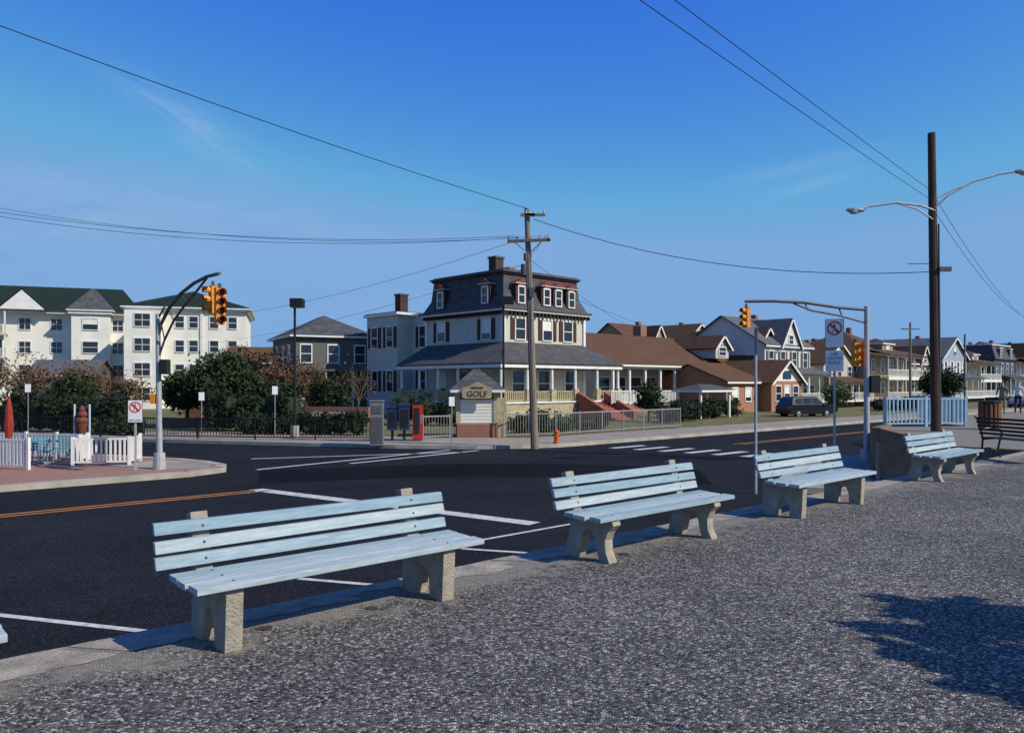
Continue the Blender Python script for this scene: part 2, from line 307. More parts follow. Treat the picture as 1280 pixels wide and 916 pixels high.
isl.prism(ik+[(14.5,29.8),(13,21)],-1.3,ZS,M_WALK); kerb(isl,ik,-1.3,ZS+.006,side=-1); isl.finish()
mk=B('road_markings'); ZM=ZR+.004
def line(x0,y0,x1,y1,w,mt,z=ZM):
    d=Vector((x1-x0,y1-y0)).normalized(); q=Vector((-d.y,d.x))*w/2
    mk.poly([(x0-q.x,y0-q.y,z),(x1-q.x,y1-q.y,z),(x1+q.x,y1+q.y,z),(x0+q.x,y0+q.y,z)],mt)
for o in (28.0,28.45):
    a=edge(-5,o);b_=edge(20.6,o); line(*a,*b_,.12,M_ORANGE)
    a=edge(36.5,o);b_=edge(300,o); line(*a,*b_,.12,M_ORANGE)
line(-6.7,20.8,-2.9,18.1,.42,M_LINE); line(-2.75,18.0,0.45,15.7,.40,M_LINE)
kx,ky=-3.6,8.73
for i in range(-3,3):
    x=kx+2.18*i; y=ky+2.05*i; l=4.9 if i<1 else 1.6; line(x+.6,y-.2,x-l,y+l*.306,.11,M_LINE)
a=edge(13.6,15.4);b_=edge(18.0,15.4); line(*a,*b_,.10,M_LINE)
line(-8.2,25.6,-2.6,33.2,.2,M_LINE); line(-5.6,27.6,-1.4,33.0,.2,M_LINE)
line(-9.6,29.3,-2,32.2,.18,M_LINE)
for i in range(8):
    t=i/7; x=4.3+(10.6-4.3)*t; y=34.2-(34.2-28.6)*t; line(x,y,x+1.6,y+1.5,.42,M_LINE)
mk.finish()
pt=B('road_repair_patch'); pts=[]
for i in range(13):
    t=i/12; pts.append((-8+t*14,25.3+4.2*math.sin(t*2.2)-3*t,ZR+.002))
for i in range(12,-1,-1):
    t=i/12; pts.append((-7+t*12.5,21.9+4.0*math.sin(t*2.2)-3.5*t,ZR+.002))
pt.poly(pts,M_PATCH); pt.finish()
# ------------------------------------------------------------ benches
def bench(cx,cy,curved):
    b=B('park_bench',(cx,cy,0),ANG)
    for lx in (-0.82,0.82):
        if curved:
            prof=[(-.02,0),(.10,0),(.13,.10),(.15,.20),(.20,.27),(.27,.27),(.31,.2),(.33,.10),(.36,0),(.53,0),(.50,.12),(.46,.24),(.455,.36),(.50,.5),(.575,.765),(.515,.78),(.445,.55),(.41,.44),(.40,.385),(.02,.38),(-.05,.375),(-.06,.34),(.0,.28),(.035,.2),(.03,.1)]
        else:
            prof=[(-.0,0),(.15,0),(.16,.14),(.19,.21),(.25,.23),(.30,.18),(.32,.0),(.5,0),(.50,.38),(.585,.765),(.52,.78),(.44,.46),(.41,.385),(.02,.38),(-.02,.375)]
        b.extr(prof,lx-.055,lx+.055,M_BLEG)
    x0,x1=-1.12,1.13
    for i,(ya,yb) in enumerate(((-.06,.07),(.10,.225),(.255,.375))):
        j=random.uniform(-.015,.015); za=.384+ya*.03+random.uniform(0,.004); mt=random.choice(SL); xa=x0+j+.06
        b.add([(xa,ya,za),(x1+j,ya,za),(x1+j,yb,za+.006),(xa,yb,za+.006),(xa,ya,za+.038),(x1+j,ya,za+.038),(x1+j,yb,za+.044),(xa,yb,za+.044)],
              [(0,3,2,1),(4,5,6,7),(0,1,5,4),(1,2,6,5),(2,3,7,6),(3,0,4,7)],mt)
        for lx in(-.82,.82): b.cyl((lx,(ya+yb)/2,za+.038),(lx,(ya+yb)/2,za+.045),.010,.010,M_DKSTEEL,8)
    for i,z in enumerate((.462,.562,.662)):
        j=random.uniform(-.02,.02); y=.425+(z-.46)*.26; yt=y+.08*.26; hh=.072; mt=SL[(i+int(cx*3))%3]
        dz=random.uniform(-.006,.006)
        b.add([(x0+j,y-.032,z-dz),(x1+j,y-.032,z+dz),(x1+j,y+.004,z+dz),(x0+j,y+.004,z-dz),(x0+j,yt-.032,z+hh-dz),(x1+j,yt-.032,z+hh+dz),(x1+j,yt+.004,z+hh+dz),(x0+j,yt+.004,z+hh-dz)],
              [(0,3,2,1),(4,5,6,7),(0,1,5,4),(1,2,6,5),(2,3,7,6),(3,0,4,7)],mt)
        for lx in(-.82,.82): 
            b.cyl((lx,y-.028,z+.036),(lx,y-.016,z+.036),.009,.009,M_DKSTEEL,8)
    b.finish(bevel=.004)
bench(-1.07,5.33,False); bench(1.49,7.70,True); bench(4.07,10.05,False); bench(7.63,13.6,True); bench(-3.24,3.02,False)
b=B('iron_bench',(10.75,16.6,0),math.radians(100))
for lx in(-.75,.75):
    b.tube([(lx,-.02,0),(lx,.05,.15),(lx,.02,.3),(lx,-.02,.43)],.022,M_BLACK); b.tube([(lx,.5,0),(lx,.44,.2),(lx,.42,.43),(lx,.48,.65),(lx,.56,.88),(lx,.62,.9)],.022,M_BLACK)
    b.tube([(lx,-.02,.43),(lx,.42,.41)],.02,M_BLACK); b.tube([(lx,-.02,.43),(lx,-.05,.55),(lx,.02,.64),(lx,.2,.66),(lx,.47,.62)],.022,M_BLACK)
    b.tube([(lx,.05,.15),(lx,.25,.22),(lx,.44,.2)],.015,M_BLACK)
for i in range(6): y=-.0+i*.075; b.box(-.8,.8,y,y+.05,.435,.46,M_BLACK)
for i in range(5): z=.52+i*.08; y=.445+i*.024; b.box(-.8,.8,y,y+.02,z,z+.05,M_BLACK)
b.finish()
b=B('litter_bin',(16.9,28.2,0),0.3)
for i in range(14):
    a=2*math.pi*i/14; cx,cy=.3*math.cos(a),.3*math.sin(a); b.cyl((cx,cy,.05),(cx,cy,.92),.055,.055,mat('brown_slat_wood',(0.2,0.09,0.045),.8,.3),5)
b.cyl((0,0,0),(0,0,.9),.26,.26,M_BLACK,14); b.cyl((0,0,.92),(0,0,1.0),.36,.36,M_BLACK,14); b.finish()
w=B('concrete_ramp_wall'); 
MW=mat('brown_stained_concrete',(0.09,0.065,0.045),.95,.5,1.5,.5,20,col2=(.22,.17,.12))
def wallseg(b,a,e,z0,za,ze,t,mt):
    a=Vector(a);e=Vector(e);d=(e-a).normalized();n_=Vector((-d.y,d.x))*t/2
    q=[a-n_,e-n_,e+n_,a+n_]; zs=[za,ze,ze,za]
    b.add([(k.x,k.y,z0) for k in q]+[(k.x,k.y,z) for k,z in zip(q,zs)],[(0,3,2,1),(4,5,6,7),(0,1,5,4),(1,2,6,5),(2,3,7,6),(3,0,4,7)],mt)
wallseg(w,(9.95,21.75),(14.0,29.7),-1.2,.42,.10,.28,MW); wallseg(w,(9.97,21.55),(11.3,20.55),-1.2,.42,.02,.28,MW); wallseg(w,(11.3,20.55),(12.6,19.45),-1.2,.02,.0,.28,MW); w.finish(bevel=.02)
f=B('blue_railing'); f.rail((13.95,29.75),(17.2,30.2),0,1.08,M_BLUEF,step=.16,post=1.6,pr=.05,br=.024); f.rail((17.2,30.2),edge(36.2,19.8),0,1.08,M_BLUEF,step=.16,post=1.6,pr=.05,br=.024)
f.rail((13.1,28.0),(13.95,29.75),0.0,1.08,M_BLUEF,step=.16,post=1.6,pr=.05,br=.024); f.finish()
# ------------------------------------------------------------ poles & signals
def sighead(b,c,face,n=3,s=1.0):
    M0=b.M; b.M=M0@Matrix.Translation(c)@Matrix.Rotation(face,4,'Z')@Matrix.Scale(s,4)
    H=.34*n
    b.box(-.17,.17,-.02,.20,-H/2,H/2,M_SIGY)
    for i in range(n):
        z=-H/2+.17+i*.34; b.cyl((0,-.05,z),(0,-.02,z),.12,.12,M_LENS,14)
        m_=7
        for k in range(m_):
            a0=math.radians(-30+240*k/m_);a1=math.radians(-30+240*(k+1)/m_); R=.145
            p=[(R*math.cos(a0),-.02,z+R*math.sin(a0)),(R*math.cos(a1),-.02,z+R*math.sin(a1)),(R*math.cos(a1),-.27,z+R*math.sin(a1)),(R*math.cos(a0),-.27,z+R*math.sin(a0))]
            b.add(p+[tuple(Vector(q)*1.0+Vector((-.012*math.cos((a0+a1)/2),0,-.012*math.sin((a0+a1)/2)))) for q in p],[(0,1,2,3),(7,6,5,4)],M_SIGY)
        b.box(-.175,.175,-.025,.205,z+.165,z+.175,M_SIGNB)
    b.box(-.05,.05,.05,.13,H/2,H/2+.18,M_DKSTEEL); b.M=M0
s=B('traffic_signal')
s.cyl((-10.8,24.4,ZS),(-10.8,24.4,ZS+.5),.19,.16,M_GALV,12); s.cyl((-10.8,24.4,ZS+.5),(-10.85,24.4,3.75),.09,.07,M_GALV,12)
arc=[(-10.85,24.4,3.0),(-10.72,24.35,3.45),(-10.4,24.15,3.9),(-9.9,23.8,4.3),(-9.3,23.3,4.55),(-8.7,22.7,4.66),(-8.1,22.05,4.66)]
s.tube(arc,.05,M_DKSTEEL,8); low=[(-10.85,24.4,2.35),(-10.6,24.3,2.95),(-10.2,24.0,3.5),(-9.65,23.6,4.0),(-9.1,23.1,4.35),(-8.7,22.7,4.62)]
s.tube(low,.035,M_DKSTEEL,8)
for i in(1,2,3): s.tube([arc[i],low[i]],.02,M_DKSTEEL)
s.box(-10.72,-10.5,24.2,24.5,1.9,2.35,M_SIGNB); s.box(-11.05,-10.92,24.3,24.5,1.0,1.3,M_SIGY)
s.tube([(-10.85,24.4,3.6),(-10.6,24.3,3.95)],.03,M_DKSTEEL)
sighead(s,(-8.5,22.45,3.98),math.radians(-50),3,.76); sighead(s,(-8.05,22.0,3.75),math.radians(40),4,.74); s.finish()
s=B('traffic_signal'); X,Yp=12.2,27.4
s.cyl((X,Yp,ZS),(X,Yp,ZS+.35),.22,.2,M_GALV,12); s.cyl((X,Yp,ZS+.35),(X,Yp,4.27),.10,.08,M_GALV,12)
top=[(X,Yp,4.15),(X-1,Yp-.1,4.22),(X-2.2,Yp-.2,4.38),(X-3.3,Yp-.3,4.42),(X-4.3,Yp-.4,4.40)]
bot=[(X,Yp,3.70),(X-1,Yp-.1,3.95),(X-2.0,Yp-.2,4.12),(X-2.6,Yp-.22,4.36)]
s.tube(top,.05,M_DKSTEEL,8); s.tube(bot,.035,M_DKSTEEL,8)
for i in range(1,3): s.tube([top[i],(top[i][0]+.1,top[i][1],bot[i][2])],.025,M_DKSTEEL)
sighead(s,(X-4.3,Yp-.4,3.86),math.radians(-60),3,.66); sighead(s,(X-.36,Yp-.1,2.62),math.radians(25),3,.78)
s.box(X+.1,X+.4,Yp-.15,Yp+.15,1.3,1.9,M_SIGNB); s.finish()
s=B('utility_pole')
s.cyl((.95,33.2,-1.1),(.62,33.2,8.9),.17,.11,M_WOODP,12)
s.box(.35,.95,33.0,33.1,8.55,8.67,M_WOODP)
s.M=Matrix.Translation((.65,33.05,7.55))@Matrix.Rotation(math.radians(-12),4,'Z'); s.box(-.85,.95,-.06,.06,-.06,.06,M_WOODP)
for x in(-.8,-.45,.5,.85): s.cyl((x,0,.06),(x,0,.22),.045,.03,M_ALU,8)
s.tube([(-.6,0,0),(-.05,.05,-.5)],.02,M_GALV); s.tube([(.65,0,0),(.1,.05,-.5)],.02,M_GALV)
s.M=Matrix.Translation((.63,33.05,8.62)); s.box(-.1,.75,-.05,.05,-.05,.05,M_WOODP)
for x in(.3,.7,-.05): s.cyl((x,0,.05),(x,0,.2),.04,.03,M_ALU,8)
s.M=Matrix.Identity(4); s.cyl((.55,32.95,6.7),(.55,32.95,7.0),.07,.07,M_DKGREY,8); s.cyl((.48,32.95,6.1),(.48,32.95,6.55),.12,.12,M_DKGREY,10); s.box(.72,.9,32.95,33.1,5.2,5.6,M_DKGREY)
s.tube([(.85,33.02,-1),(.6,33.05,6.8)],.022,M_DKGREY,6); s.finish()
s=B('street_lamp'); X,Yp=14.3,27.0
s.cyl((X+.07,Yp,0),(X-.08,Yp,10.1),.16,.12,M_WOODD,12)
def cobra(b,p,d):
    b.ball((p[0]+d*.25,p[1],p[2]),.3,M_ALU,1.1,.45,.3); b.ball((p[0]+d*.3,p[1],p[2]-.06),.16,mat('lamp_lens',(.5,.5,.45),.2),1.1,.8,.5)
s.tube([(X,Yp-.1,7.45),(X-.5,Yp-.1,7.62),(X-1.3,Yp-.1,7.72),(X-2.2,Yp-.1,7.6),(X-2.5,Yp-.1,7.5)],.035,M_GALV); s.tube([(X,Yp-.1,7.1),(X-.6,Yp-.1,7.5),(X-1.3,Yp-.1,7.7)],.025,M_GALV)
cobra(s,(X-2.45,Yp-.1,7.47),-1)
s.tube([(X,Yp-.1,7.55),(X+.4,Yp-.15,7.95),(X+1.2,Yp-.2,8.4),(X+2.1,Yp-.25,8.65),(X+2.6,Yp-.3,8.72)],.035,M_GALV); s.tube([(X,Yp-.1,7.85),(X+.6,Yp-.15,8.15),(X+1.3,Yp-.2,8.42)],.025,M_GALV)
cobra(s,(X+2.6,Yp-.3,8.72),1)
s.box(X+.1,X+.5,Yp-.2,Yp-.05,5.4,5.55,M_DKGREY); s.tube([(X-.9,Yp,5.68),(X-.1,Yp,5.68)],.015,M_DKGREY); s.tube([(X+.17,Yp-.1,0),(X+.1,Yp-.12,7)],.03,M_DKGREY)
s.finish()
def shoebox(x,y,zt,dx=.12):
    s=B('parking_lot_lamp'); s.cyl((x,y,-1),(x,y,zt-.25),.07,.06,M_BLACK,8); s.cyl((x,y,-1),(x,y,-.4),.2,.2,M_KERB,10)
    s.box(x-.3+dx,x+.3+dx,y-.28,y+.28,zt-.42,zt,M_BLACK); s.box(x-.26+dx,x+.26+dx,y-.24,y+.24,zt-.44,zt-.421,mat('lamp_lens',(.5,.5,.45),.2)); s.finish(bevel=.02)
shoebox(-10.5,38.5,5.72); shoebox(-.45,42,6.2,.25)
def nosign(name,x,y,z0,w,h,zbase,ang,textplate=False,second=False):
    b=B(name,(x,y,0),ang)
    b.box(-.03,.03,.01,.05,zbase,z0+h,M_GALV); b.box(-w/2,w/2,-.012,.008,z0,z0+h,M_SIGNW)
    b.box(-w/2-.012,w/2+.012,-.008,.004,z0-.012,z0+h+.012,M_SIGNB)
    R=w*.42; cz=z0+h-w*.52; n_=28
    for k in range(n_):
        a0=2*math.pi*k/n_;a1=2*math.pi*(k+1)/n_
        b.poly([(R*math.cos(a0),-.018,cz+R*math.sin(a0)),(R*math.cos(a1),-.018,cz+R*math.sin(a1)),(R*.8*math.cos(a1),-.018,cz+R*.8*math.sin(a1)),(R*.8*math.cos(a0),-.018,cz+R*.8*math.sin(a0))],M_SIGNR)
    t=R*.1; d=R*.62
    b.poly([(-d-t,-.020,cz+d-t),(-d+t,-.020,cz+d+t),(d+t,-.020,cz-d+t),(d-t,-.020,cz-d-t)],M_SIGNR)
    q=R*.1
    b.poly([(-q,-.016,cz-R*.1),(q,-.016,cz-R*.1),(q*1.3,-.016,cz+R*.35),(-q*1.3,-.016,cz+R*.35)],M_SIGNB)
    b.ball((0,-.014,cz+R*.5),R*.13,M_SIGNB,1,.1,1,8,6)
    b.poly([(-q,-.0162,cz-R*.1),(0,-.0162,cz-R*.1),(-R*.25,-.0162,cz-R*.65),(-R*.4,-.0162,cz-R*.65)],M_SIGNB); b.poly([(0,-.0164,cz-R*.1),(q,-.0164,cz-R*.1),(R*.4,-.0164,cz-R*.65),(R*.25,-.0164,cz-R*.65)],M_SIGNB)
    b.poly([(-q*1.3,-.0166,cz+R*.3),(-q*1.3,-.0166,cz+R*.15),(-R*.45,-.0166,cz),(-R*.45,-.0166,cz+R*.12)],M_SIGNB)
    if second:
        b.box(-w/2,w/2,-.012,.008,z0-.6,z0-.08,M_SIGNW)
    o=b.finish()
    def txt(s_,z,sz):
        cu=bpy.data.curves.new('sign_text','FONT'); cu.body=s_; cu.size=sz; cu.align_x='CENTER'; cu.extrude=.001; cu.materials.append(M_SIGNB)
        t_=bpy.data.objects.new('sign_text',cu); t_.rotation_euler=(math.pi/2,0,0); t_.location=(0,-.018,z); scene.collection.objects.link(t_); t_.parent=o
    if second: txt('USE\nCROSS\nWALK',z0-.2,.11)
    else: txt('USE X-WALK',z0+.04,.06)
nosign('no_pedestrian_sign',-11.4,24.1,.45,.40,.66,ZS,math.radians(10))
nosign('no_pedestrian_sign',8.1,20,2.52,.42,.70,ZS,math.radians(-22),second=True)
b=B('road_sign',(6.15,20,0),math.radians(75)); b.cyl((0,.03,ZS-.2),(0,.03,3.0),.035,.035,M_GALV,8); b.box(-.25,.25,-.01,.01,2.35,3.05,M_ALU); b.finish()
for (x,y,zt) in((-2.6,34.4,1.05),(-11.4,38.3,1.5),(-24,39.5,1.6),(-15.2,39,1.2)):
    b=B('street_sign',(x,y,0),.3); b.cyl((0,0,-1),(0,0,zt),.025,.025,M_ALU,8); b.box(-.13,.13,-.035,-.03,zt-.4,zt,M_SIGNW); b.finish()
b=B('fire_hydrant',(1.95,34.9,ZS)); MO=mat('hydrant_paint',(0.55,0.12,0.03),.6,.2)
b.cyl((0,0,0),(0,0,.05),.17,.17,MO,12); b.cyl((0,0,.05),(0,0,.5),.11,.1,MO,12); b.ball((0,0,.5),.12,MO,1,1,.9); b.cyl((0,0,.58),(0,0,.66),.035,.03,MO,6)
b.cyl((-.18,0,.36),(.18,0,.36),.05,.05,MO,10); b.cyl((0,-.18,.33),(0,0,.33),.065,.065,MO,10); b.finish()
def wire(b,a,e,sag,r=.012,n=24):
    a=Vector(a);e=Vector(e); pts=[]
    for i in range(n+1):
        t=i/n; q=a.lerp(e,t); q.z-=sag*4*t*(1-t); pts.append(tuple(q))
    b.tube(pts,r,M_WIRE,5)
w=B('overhead_cables')
wire(w,(-13.6,18.5,10.55),(.6,33.1,8.9),.15,.014); wire(w,(.9,33.1,8.45),(14.15,27,5.4),.75,.014)
wire(w,(-21.5,33,8.75),(.1,33.1,7.75),.55,.010); wire(w,(-21.5,33.4,8.62),(.3,33.1,7.7),.62,.010); wire(w,(-21.5,33.2,8.95),(1.4,33.1,7.75),.7,.008)
wire(w,(-21,55,6.2),(.3,33.1,7.6),.5,.009); wire(w,(-21,57,4.6),(.6,33.1,6.6),.4,.008)
wire(w,(.6,33.2,6.0),(17.3,66,4.6),.3,.009); wire(w,(.6,33.2,6.9),(20,90,5.4),.8,.009); wire(w,(1.4,33.1,7.75),(-2,60,7.5),.3,.009)
wire(w,(-2.9,6,7.2),(14.2,27,7.84),.05,.008); wire(w,(-2.3,6,7.15),(14.2,27,8.15),.03,.008)
wire(w,(14.3,27,8.0),(39.8,60,6.0),.9,.009); wire(w,(14.3,27,7.5),(40.5,60,6.4),1.3,.009)
w.finish()
# ------------------------------------------------------------ golf mansion
h=B('victorian_mansion',(-.64,58,0),ANG)
W,D=8.8,9.1; dzr=.25
MSOOT=mat('sooty_brick',(.07,.04,.035),.9,.3)
h.box(0,W,0,D,-1.2,6.9+dzr,M_CREAM)
for (x,y) in((0,0),(W,0),(0,D)): h.box(x-.12,x+.12,y-.12,y+.12,-1,6.88,M_WHITE)
h.box(-.4,W+.4,-.4,D+.4,6.72+dzr,6.86+dzr,M_WHITE); h.box(-.5,W+.5,-.5,D+.5,6.86+dzr,7.0+dzr,M_DKGREY)
for i in range(24):
    x=-.3+i*(W+.6)/23; h.box(x-.06,x+.06,-.38,-.05,6.45+dzr,6.715+dzr,M_SHUT)
    h.box(-.38,-.05,x-.06,x+.06,6.45+dzr,6.715+dzr,M_SHUT)
h.frus((-.25,W+.25,-.25,D+.25),7.0+dzr,(.25,W-.25,.25,D-.25),8.0+dzr,M_SLATE); h.frus((.25,W-.25,.25,D-.25),8.0+dzr,(.4,W-.4,.4,D-.4),9.5+dzr,M_SLATE)
h.box(.25,W-.25,.25,D-.25,9.5+dzr,9.64+dzr,M_SHUT); h.box(.12,W-.12,.12,D-.12,9.64+dzr,9.74+dzr,M_DKGREY); h.box(.35,W-.35,.35,D-.35,9.74+dzr,9.86+dzr,M_DKGREY)
def dormer(b,x):
    z=7.2+dzr
    b.box(x-.55,x+.55,-.12,1.2,z,z+1.6,M_SHUT); b.win(x,z+.2,.58,1.15,M_WHITE,y=-.13,blind=False)
    b.box(x-.68,x+.68,-.3,1.3,z+1.58,z+1.64,M_WHITE)
    b.add([(x-.72,-.32,z+1.64),(x+.72,-.32,z+1.64),(x,-.32,z+2.0),(x-.72,1.2,z+1.64),(x+.72,1.2,z+1.64),(x,1.2,z+2.0)],[(0,1,2),(0,2,5,3),(1,4,5,2)],M_RED)
for x in(1.7,4.4,5.7,7.2): dormer(h,x)
for x in(1.7,4.6,6.9): h.win(x,4.95,.95,1.5,M_WHITE,shut=M_SHUT,blind=x==4.6)
h.M=lf(0)
for x in(-1.85,-7.2): dormer(h,x)
for x in(-1.85,-7.2): h.win(x,4.95,.95,1.5,M_WHITE,shut=M_SHUT)
for x in(-2,-4.6,-7.2): h.win(x,.7,1.1,1.9,M_WHITE)
h.M=Matrix.Identity(4)
for x in(1.5,4.2,7.2): h.win(x,.7,1.2,1.9,M_WHITE)
h.box(.9,1.7,1.8,2.6,9.7,11.1,MSOOT); h.box(.83,1.77,1.73,2.67,11.1,11.25,M_DKGREY); h.box(3.4,4.1,3,3.7,9.7,10.8,M_BRICK); h.box(6.3,6.9,1.5,2.1,9.7,10.3,M_BRICK)
PL,PF,PR=-3.0,-3.0,W+1.3
ct=4.6; ce=2.98
h.slab([(PL,PF,ce),(PR,PF,ce),(W-.2,-.0,ct),(0,0,ct)],.1,M_PSLATE); h.slab([(PL,PF,ce),(0,0,ct),(0,D,ct),(PL,D,ce)],.1,M_PSLATE)
h.slab([(PR,PF,ce),(PR,4,ce),(W,4,ct-.05),(W-.2,0,ct)],.1,M_PSLATE)
h.box(PL+.05,PR-.05,PF+.05,PF+.25,ce-.24,ce-.01,M_WHITE); h.box(PL+.05,PL+.25,PF+.26,D,ce-.24,ce-.01,M_WHITE); h.box(PR-.25,PR-.05,PF+.26,4,ce-.24,ce-.01,M_WHITE)
h.box(PL+.1,PR-.1,PF+.1,-.01,-1.2,.25,M_STONE); h.box(PL+.1,-.01,0,D,-1.2,.25,M_STONE); h.box(PL,PR,PF,-.02,.25,.36,M_WHITE); h.box(PL,-.02,0,D,.25,.36,M_WHITE)
h.box(PL+.02,PR-.02,PF+.3,-.02,ce-.32,ce-.29,M_DKGREY)
for i in range(6):
    x=PL+.3+i*(PR-PL-.6)/5
    h.box(x-.22,x+.22,PF+.1,PF+.5,.36,1.25,M_STONE); h.cyl((x,PF+.3,1.25),(x,PF+.3,ce-.24),.12,.1,M_WHITE,10)
    if i<5 and i!=3: h.rail((x+.25,PF+.3),(x+(PR-PL-.6)/5-.25,PF+.3),.36,.75,M_STONE,step=.2,post=9,pr=.07,br=.05)
for i in range(1,6):
    y=PF+.3+i*(D-PF-.6)/5
    h.box(PL+.1,PL+.5,y-.22,y+.22,.36,1.25,M_STONE); h.cyl((PL+.3,y,1.25),(PL+.3,y,ce-.24),.12,.1,M_WHITE,10)
    h.rail((PL+.3,y-.25),(PL+.3,y-(D-PF-.6)/5+.25),.36,.75,M_STONE,step=.2,post=9,pr=.07,br=.05)
x=PL+.3+3*(PR-PL-.6)/5
for i in range(9): h.box(x+.3,x+2.9,PF-.3-i*.3,PF+.0-i*.3,-1.2,.25-i*.14,M_STEP)
for xa in(x-.05,x+2.92):
    h.add([(xa,PF,-1),(xa,PF-2.9,-1),(xa,PF-2.9,-.4),(xa,PF,1.0),(xa+.34,PF,-1),(xa+.34,PF-2.9,-1),(xa+.34,PF-2.9,-.4),(xa+.34,PF,1.0)],[(0,1,2,3),(7,6,5,4),(3,2,6,7),(2,1,5,6)],M_STEP)
h.box(.8,7.5,D+.01,12.2,-1.2,7.3,M_CREAM); h.box(.6,7.6,D+.6,12.3,7.3,7.5,M_WHITE)
h.box(-.7,7.0,12.21,16.8,-1.2,7.35,M_CREAM); h.box(-.95,7.2,12.0,17.0,7.35,7.6,M_WHITE); h.box(-.8,7.1,12.1,16.9,7.6,7.68,M_DKGREY)
h.box(1.0,1.8,14.2,15.0,7.6,9.3,MSOOT); h.box(.93,1.87,14.13,15.07,9.3,9.45,M_DKGREY)
h.M=lf(-.7)
for z in(4.7,1.0):
    h.win(-13.3,z,.9,1.7,M_WHITE,shut=M_SHUT); h.win(-15.6,z,.9,1.7,M_WHITE,shut=M_SHUT)
h.M=lf(.8)
for z in(4.7,1.0): h.win(-10.7,z,.9,1.7,M_WHITE,shut=M_SHUT)
h.M=Matrix.Identity(4)
h.finish()
MGS=lined('grey_siding',(.15,.148,.142),(.105,.103,.10),.18)
h=B('grey_house',(-12.6,72,0),math.radians(28)); h.box(-7,0,0,9,-1.2,5.7,MGS); h.hip(-7.5,.5,-.5,9.5,5.85,7.9,M_SLATE)
for z in(.4,3.5):
    for x in(-6,-3.6,-1.2): h.win(x,z,.9,1.5,blind=False)
h.M=lf(-7)
for z in(.4,3.5):
    for x in(-2,-4.5,-7): h.win(x,z,.9,1.5,blind=False)
h.M=Matrix.Identity(4)
h.box(-7.3,.3,-1.8,-.01,2.7,2.9,M_SLATE)
for i in range(4): h.cyl((-7.1+i*2.4,-1.6,-1),(-7.1+i*2.4,-1.6,2.7),.09,.09,M_WHITE,8)
h.finish()
# ------------------------------------------------------------ golf kiosk
k=B('golf_kiosk',(-1.75,39.2,0),math.radians(6))
k.box(-.95,1.05,0,1.8,-1.1,-.35,M_BRICK); k.box(-.8,.85,.1,1.7,-.35,.85,M_WHITE)
for i in range(7): k.box(-.78,.83,.075,.098,-.3+i*.16,-.17+i*.16,M_STUCCO)
for x in(-.9,.95): k.box(x-.1,x+.1,.02,.2,-.35,1.35,M_STONE)
k.box(-.8,.85,.12,1.6,.86,1.35,M_SHUT)
k.box(1.051,1.5,.2,1.8,-1.1,.9,M_STONE)
k.hip(-1.3,1.4,-.3,2.1,1.35,2.35,M_SLATE)
MSB=mat('sign_board_tan',(.34,.29,.18),.8,.3,6)
pts=[(-.85,.98),(-.7,.9),(.75,.9),(.85,.98),(.85,1.5),(.7,1.56),(.5,1.62),(.3,1.78),(.05,1.84),(-.2,1.78),(-.4,1.62),(-.6,1.56),(-.85,1.5)]
pts=[(a*.86,.9+(c_-.9)*.85) for a,c_ in pts]
k.add([(a,-.40,c_) for a,c_ in pts]+[(a,-.35,c_) for a,c_ in pts],[tuple(range(13)),tuple(range(25,12,-1))]+[(i,13+i,13+(i+1)%13,(i+1)%13) for i in range(13)],MSB)
ko=k.finish()
def txt3(s_,par,loc,sz,mt,ext=.006,off=.004):
    cu=bpy.data.curves.new('lettering','FONT'); cu.body=s_; cu.size=sz; cu.align_x='CENTER'; cu.extrude=ext; cu.offset=off; cu.materials.append(mt)
    t_=bpy.data.objects.new('lettering',cu); t_.rotation_euler=(math.pi/2,0,0); t_.location=loc; scene.collection.objects.link(t_); t_.parent=par
txt3('GOLF',ko,(0,-.41,.99),.40,M_SHUT); txt3('MINIATURE',ko,(0,-.41,1.38),.12,M_SHUT)
b=B('utility_cabinet',(-5.75,33.9,ZS),.1); MCAB=mat('cabinet_grey',(.17,.175,.18),.6,.2); b.box(-.28,.28,-.2,.25,.0,1.85,MCAB); b.box(-.24,.24,-.215,-.2,.1,1.2,M_DKGREY); b.box(-.31,.31,-.23,.28,1.85,1.91,MCAB); b.box(-.2,.2,-.22,-.2,1.35,1.7,M_DKGREY); b.finish(bevel=.01)
MB_=mat('newspaper_box_blue',(0.02,0.04,0.12),.5,.2); MRD=mat('vending_red',(0.40,0.035,0.025),.5,.2)
for x,c_,hh in((-5.5,MB_,1.5),(-4.95,MB_,1.6)):
    b=B('telephone_booth',(x,36.6,ZS),.1); b.cyl((0,0,0),(0,0,.6),.06,.06,M_BLACK,8); b.box(-.24,.24,-.2,.2,.5,hh,c_); b.box(-.18,.18,-.21,-.2,.6,hh-.15,M_BLACK); b.box(-.28,.28,-.24,.22,hh,hh+.12,c_); b.finish(bevel=.02)
b=B('vending_machine',(-4.35,36.8,ZS),.1); b.box(-.24,.24,-.3,.3,.05,1.62,MRD); b.box(-.2,.08,-.31,-.3,.3,1.5,M_SIGNB); b.box(.12,.2,-.31,-.3,.8,1.2,M_ALU); b.finish(bevel=.02)
MF=mat('grey_fence_paint',(.27,.27,.26),.6,.2)
f=B('dark_metal_fence'); f.rail((-17.8,38.3),(-12,37.2),ZS,1.0,M_BLACK,step=.15,post=2.4,pr=.03,br=.012); f.rail((-12,37.2),(-6.3,36.9),ZS,1.0,M_BLACK,step=.15,post=2.4,pr=.03,br=.012); f.rail((-32,42.6),(-17.8,38.3),ZS,1.0,M_BLACK,step=.15,post=2.4,pr=.03,br=.012); f.finish()
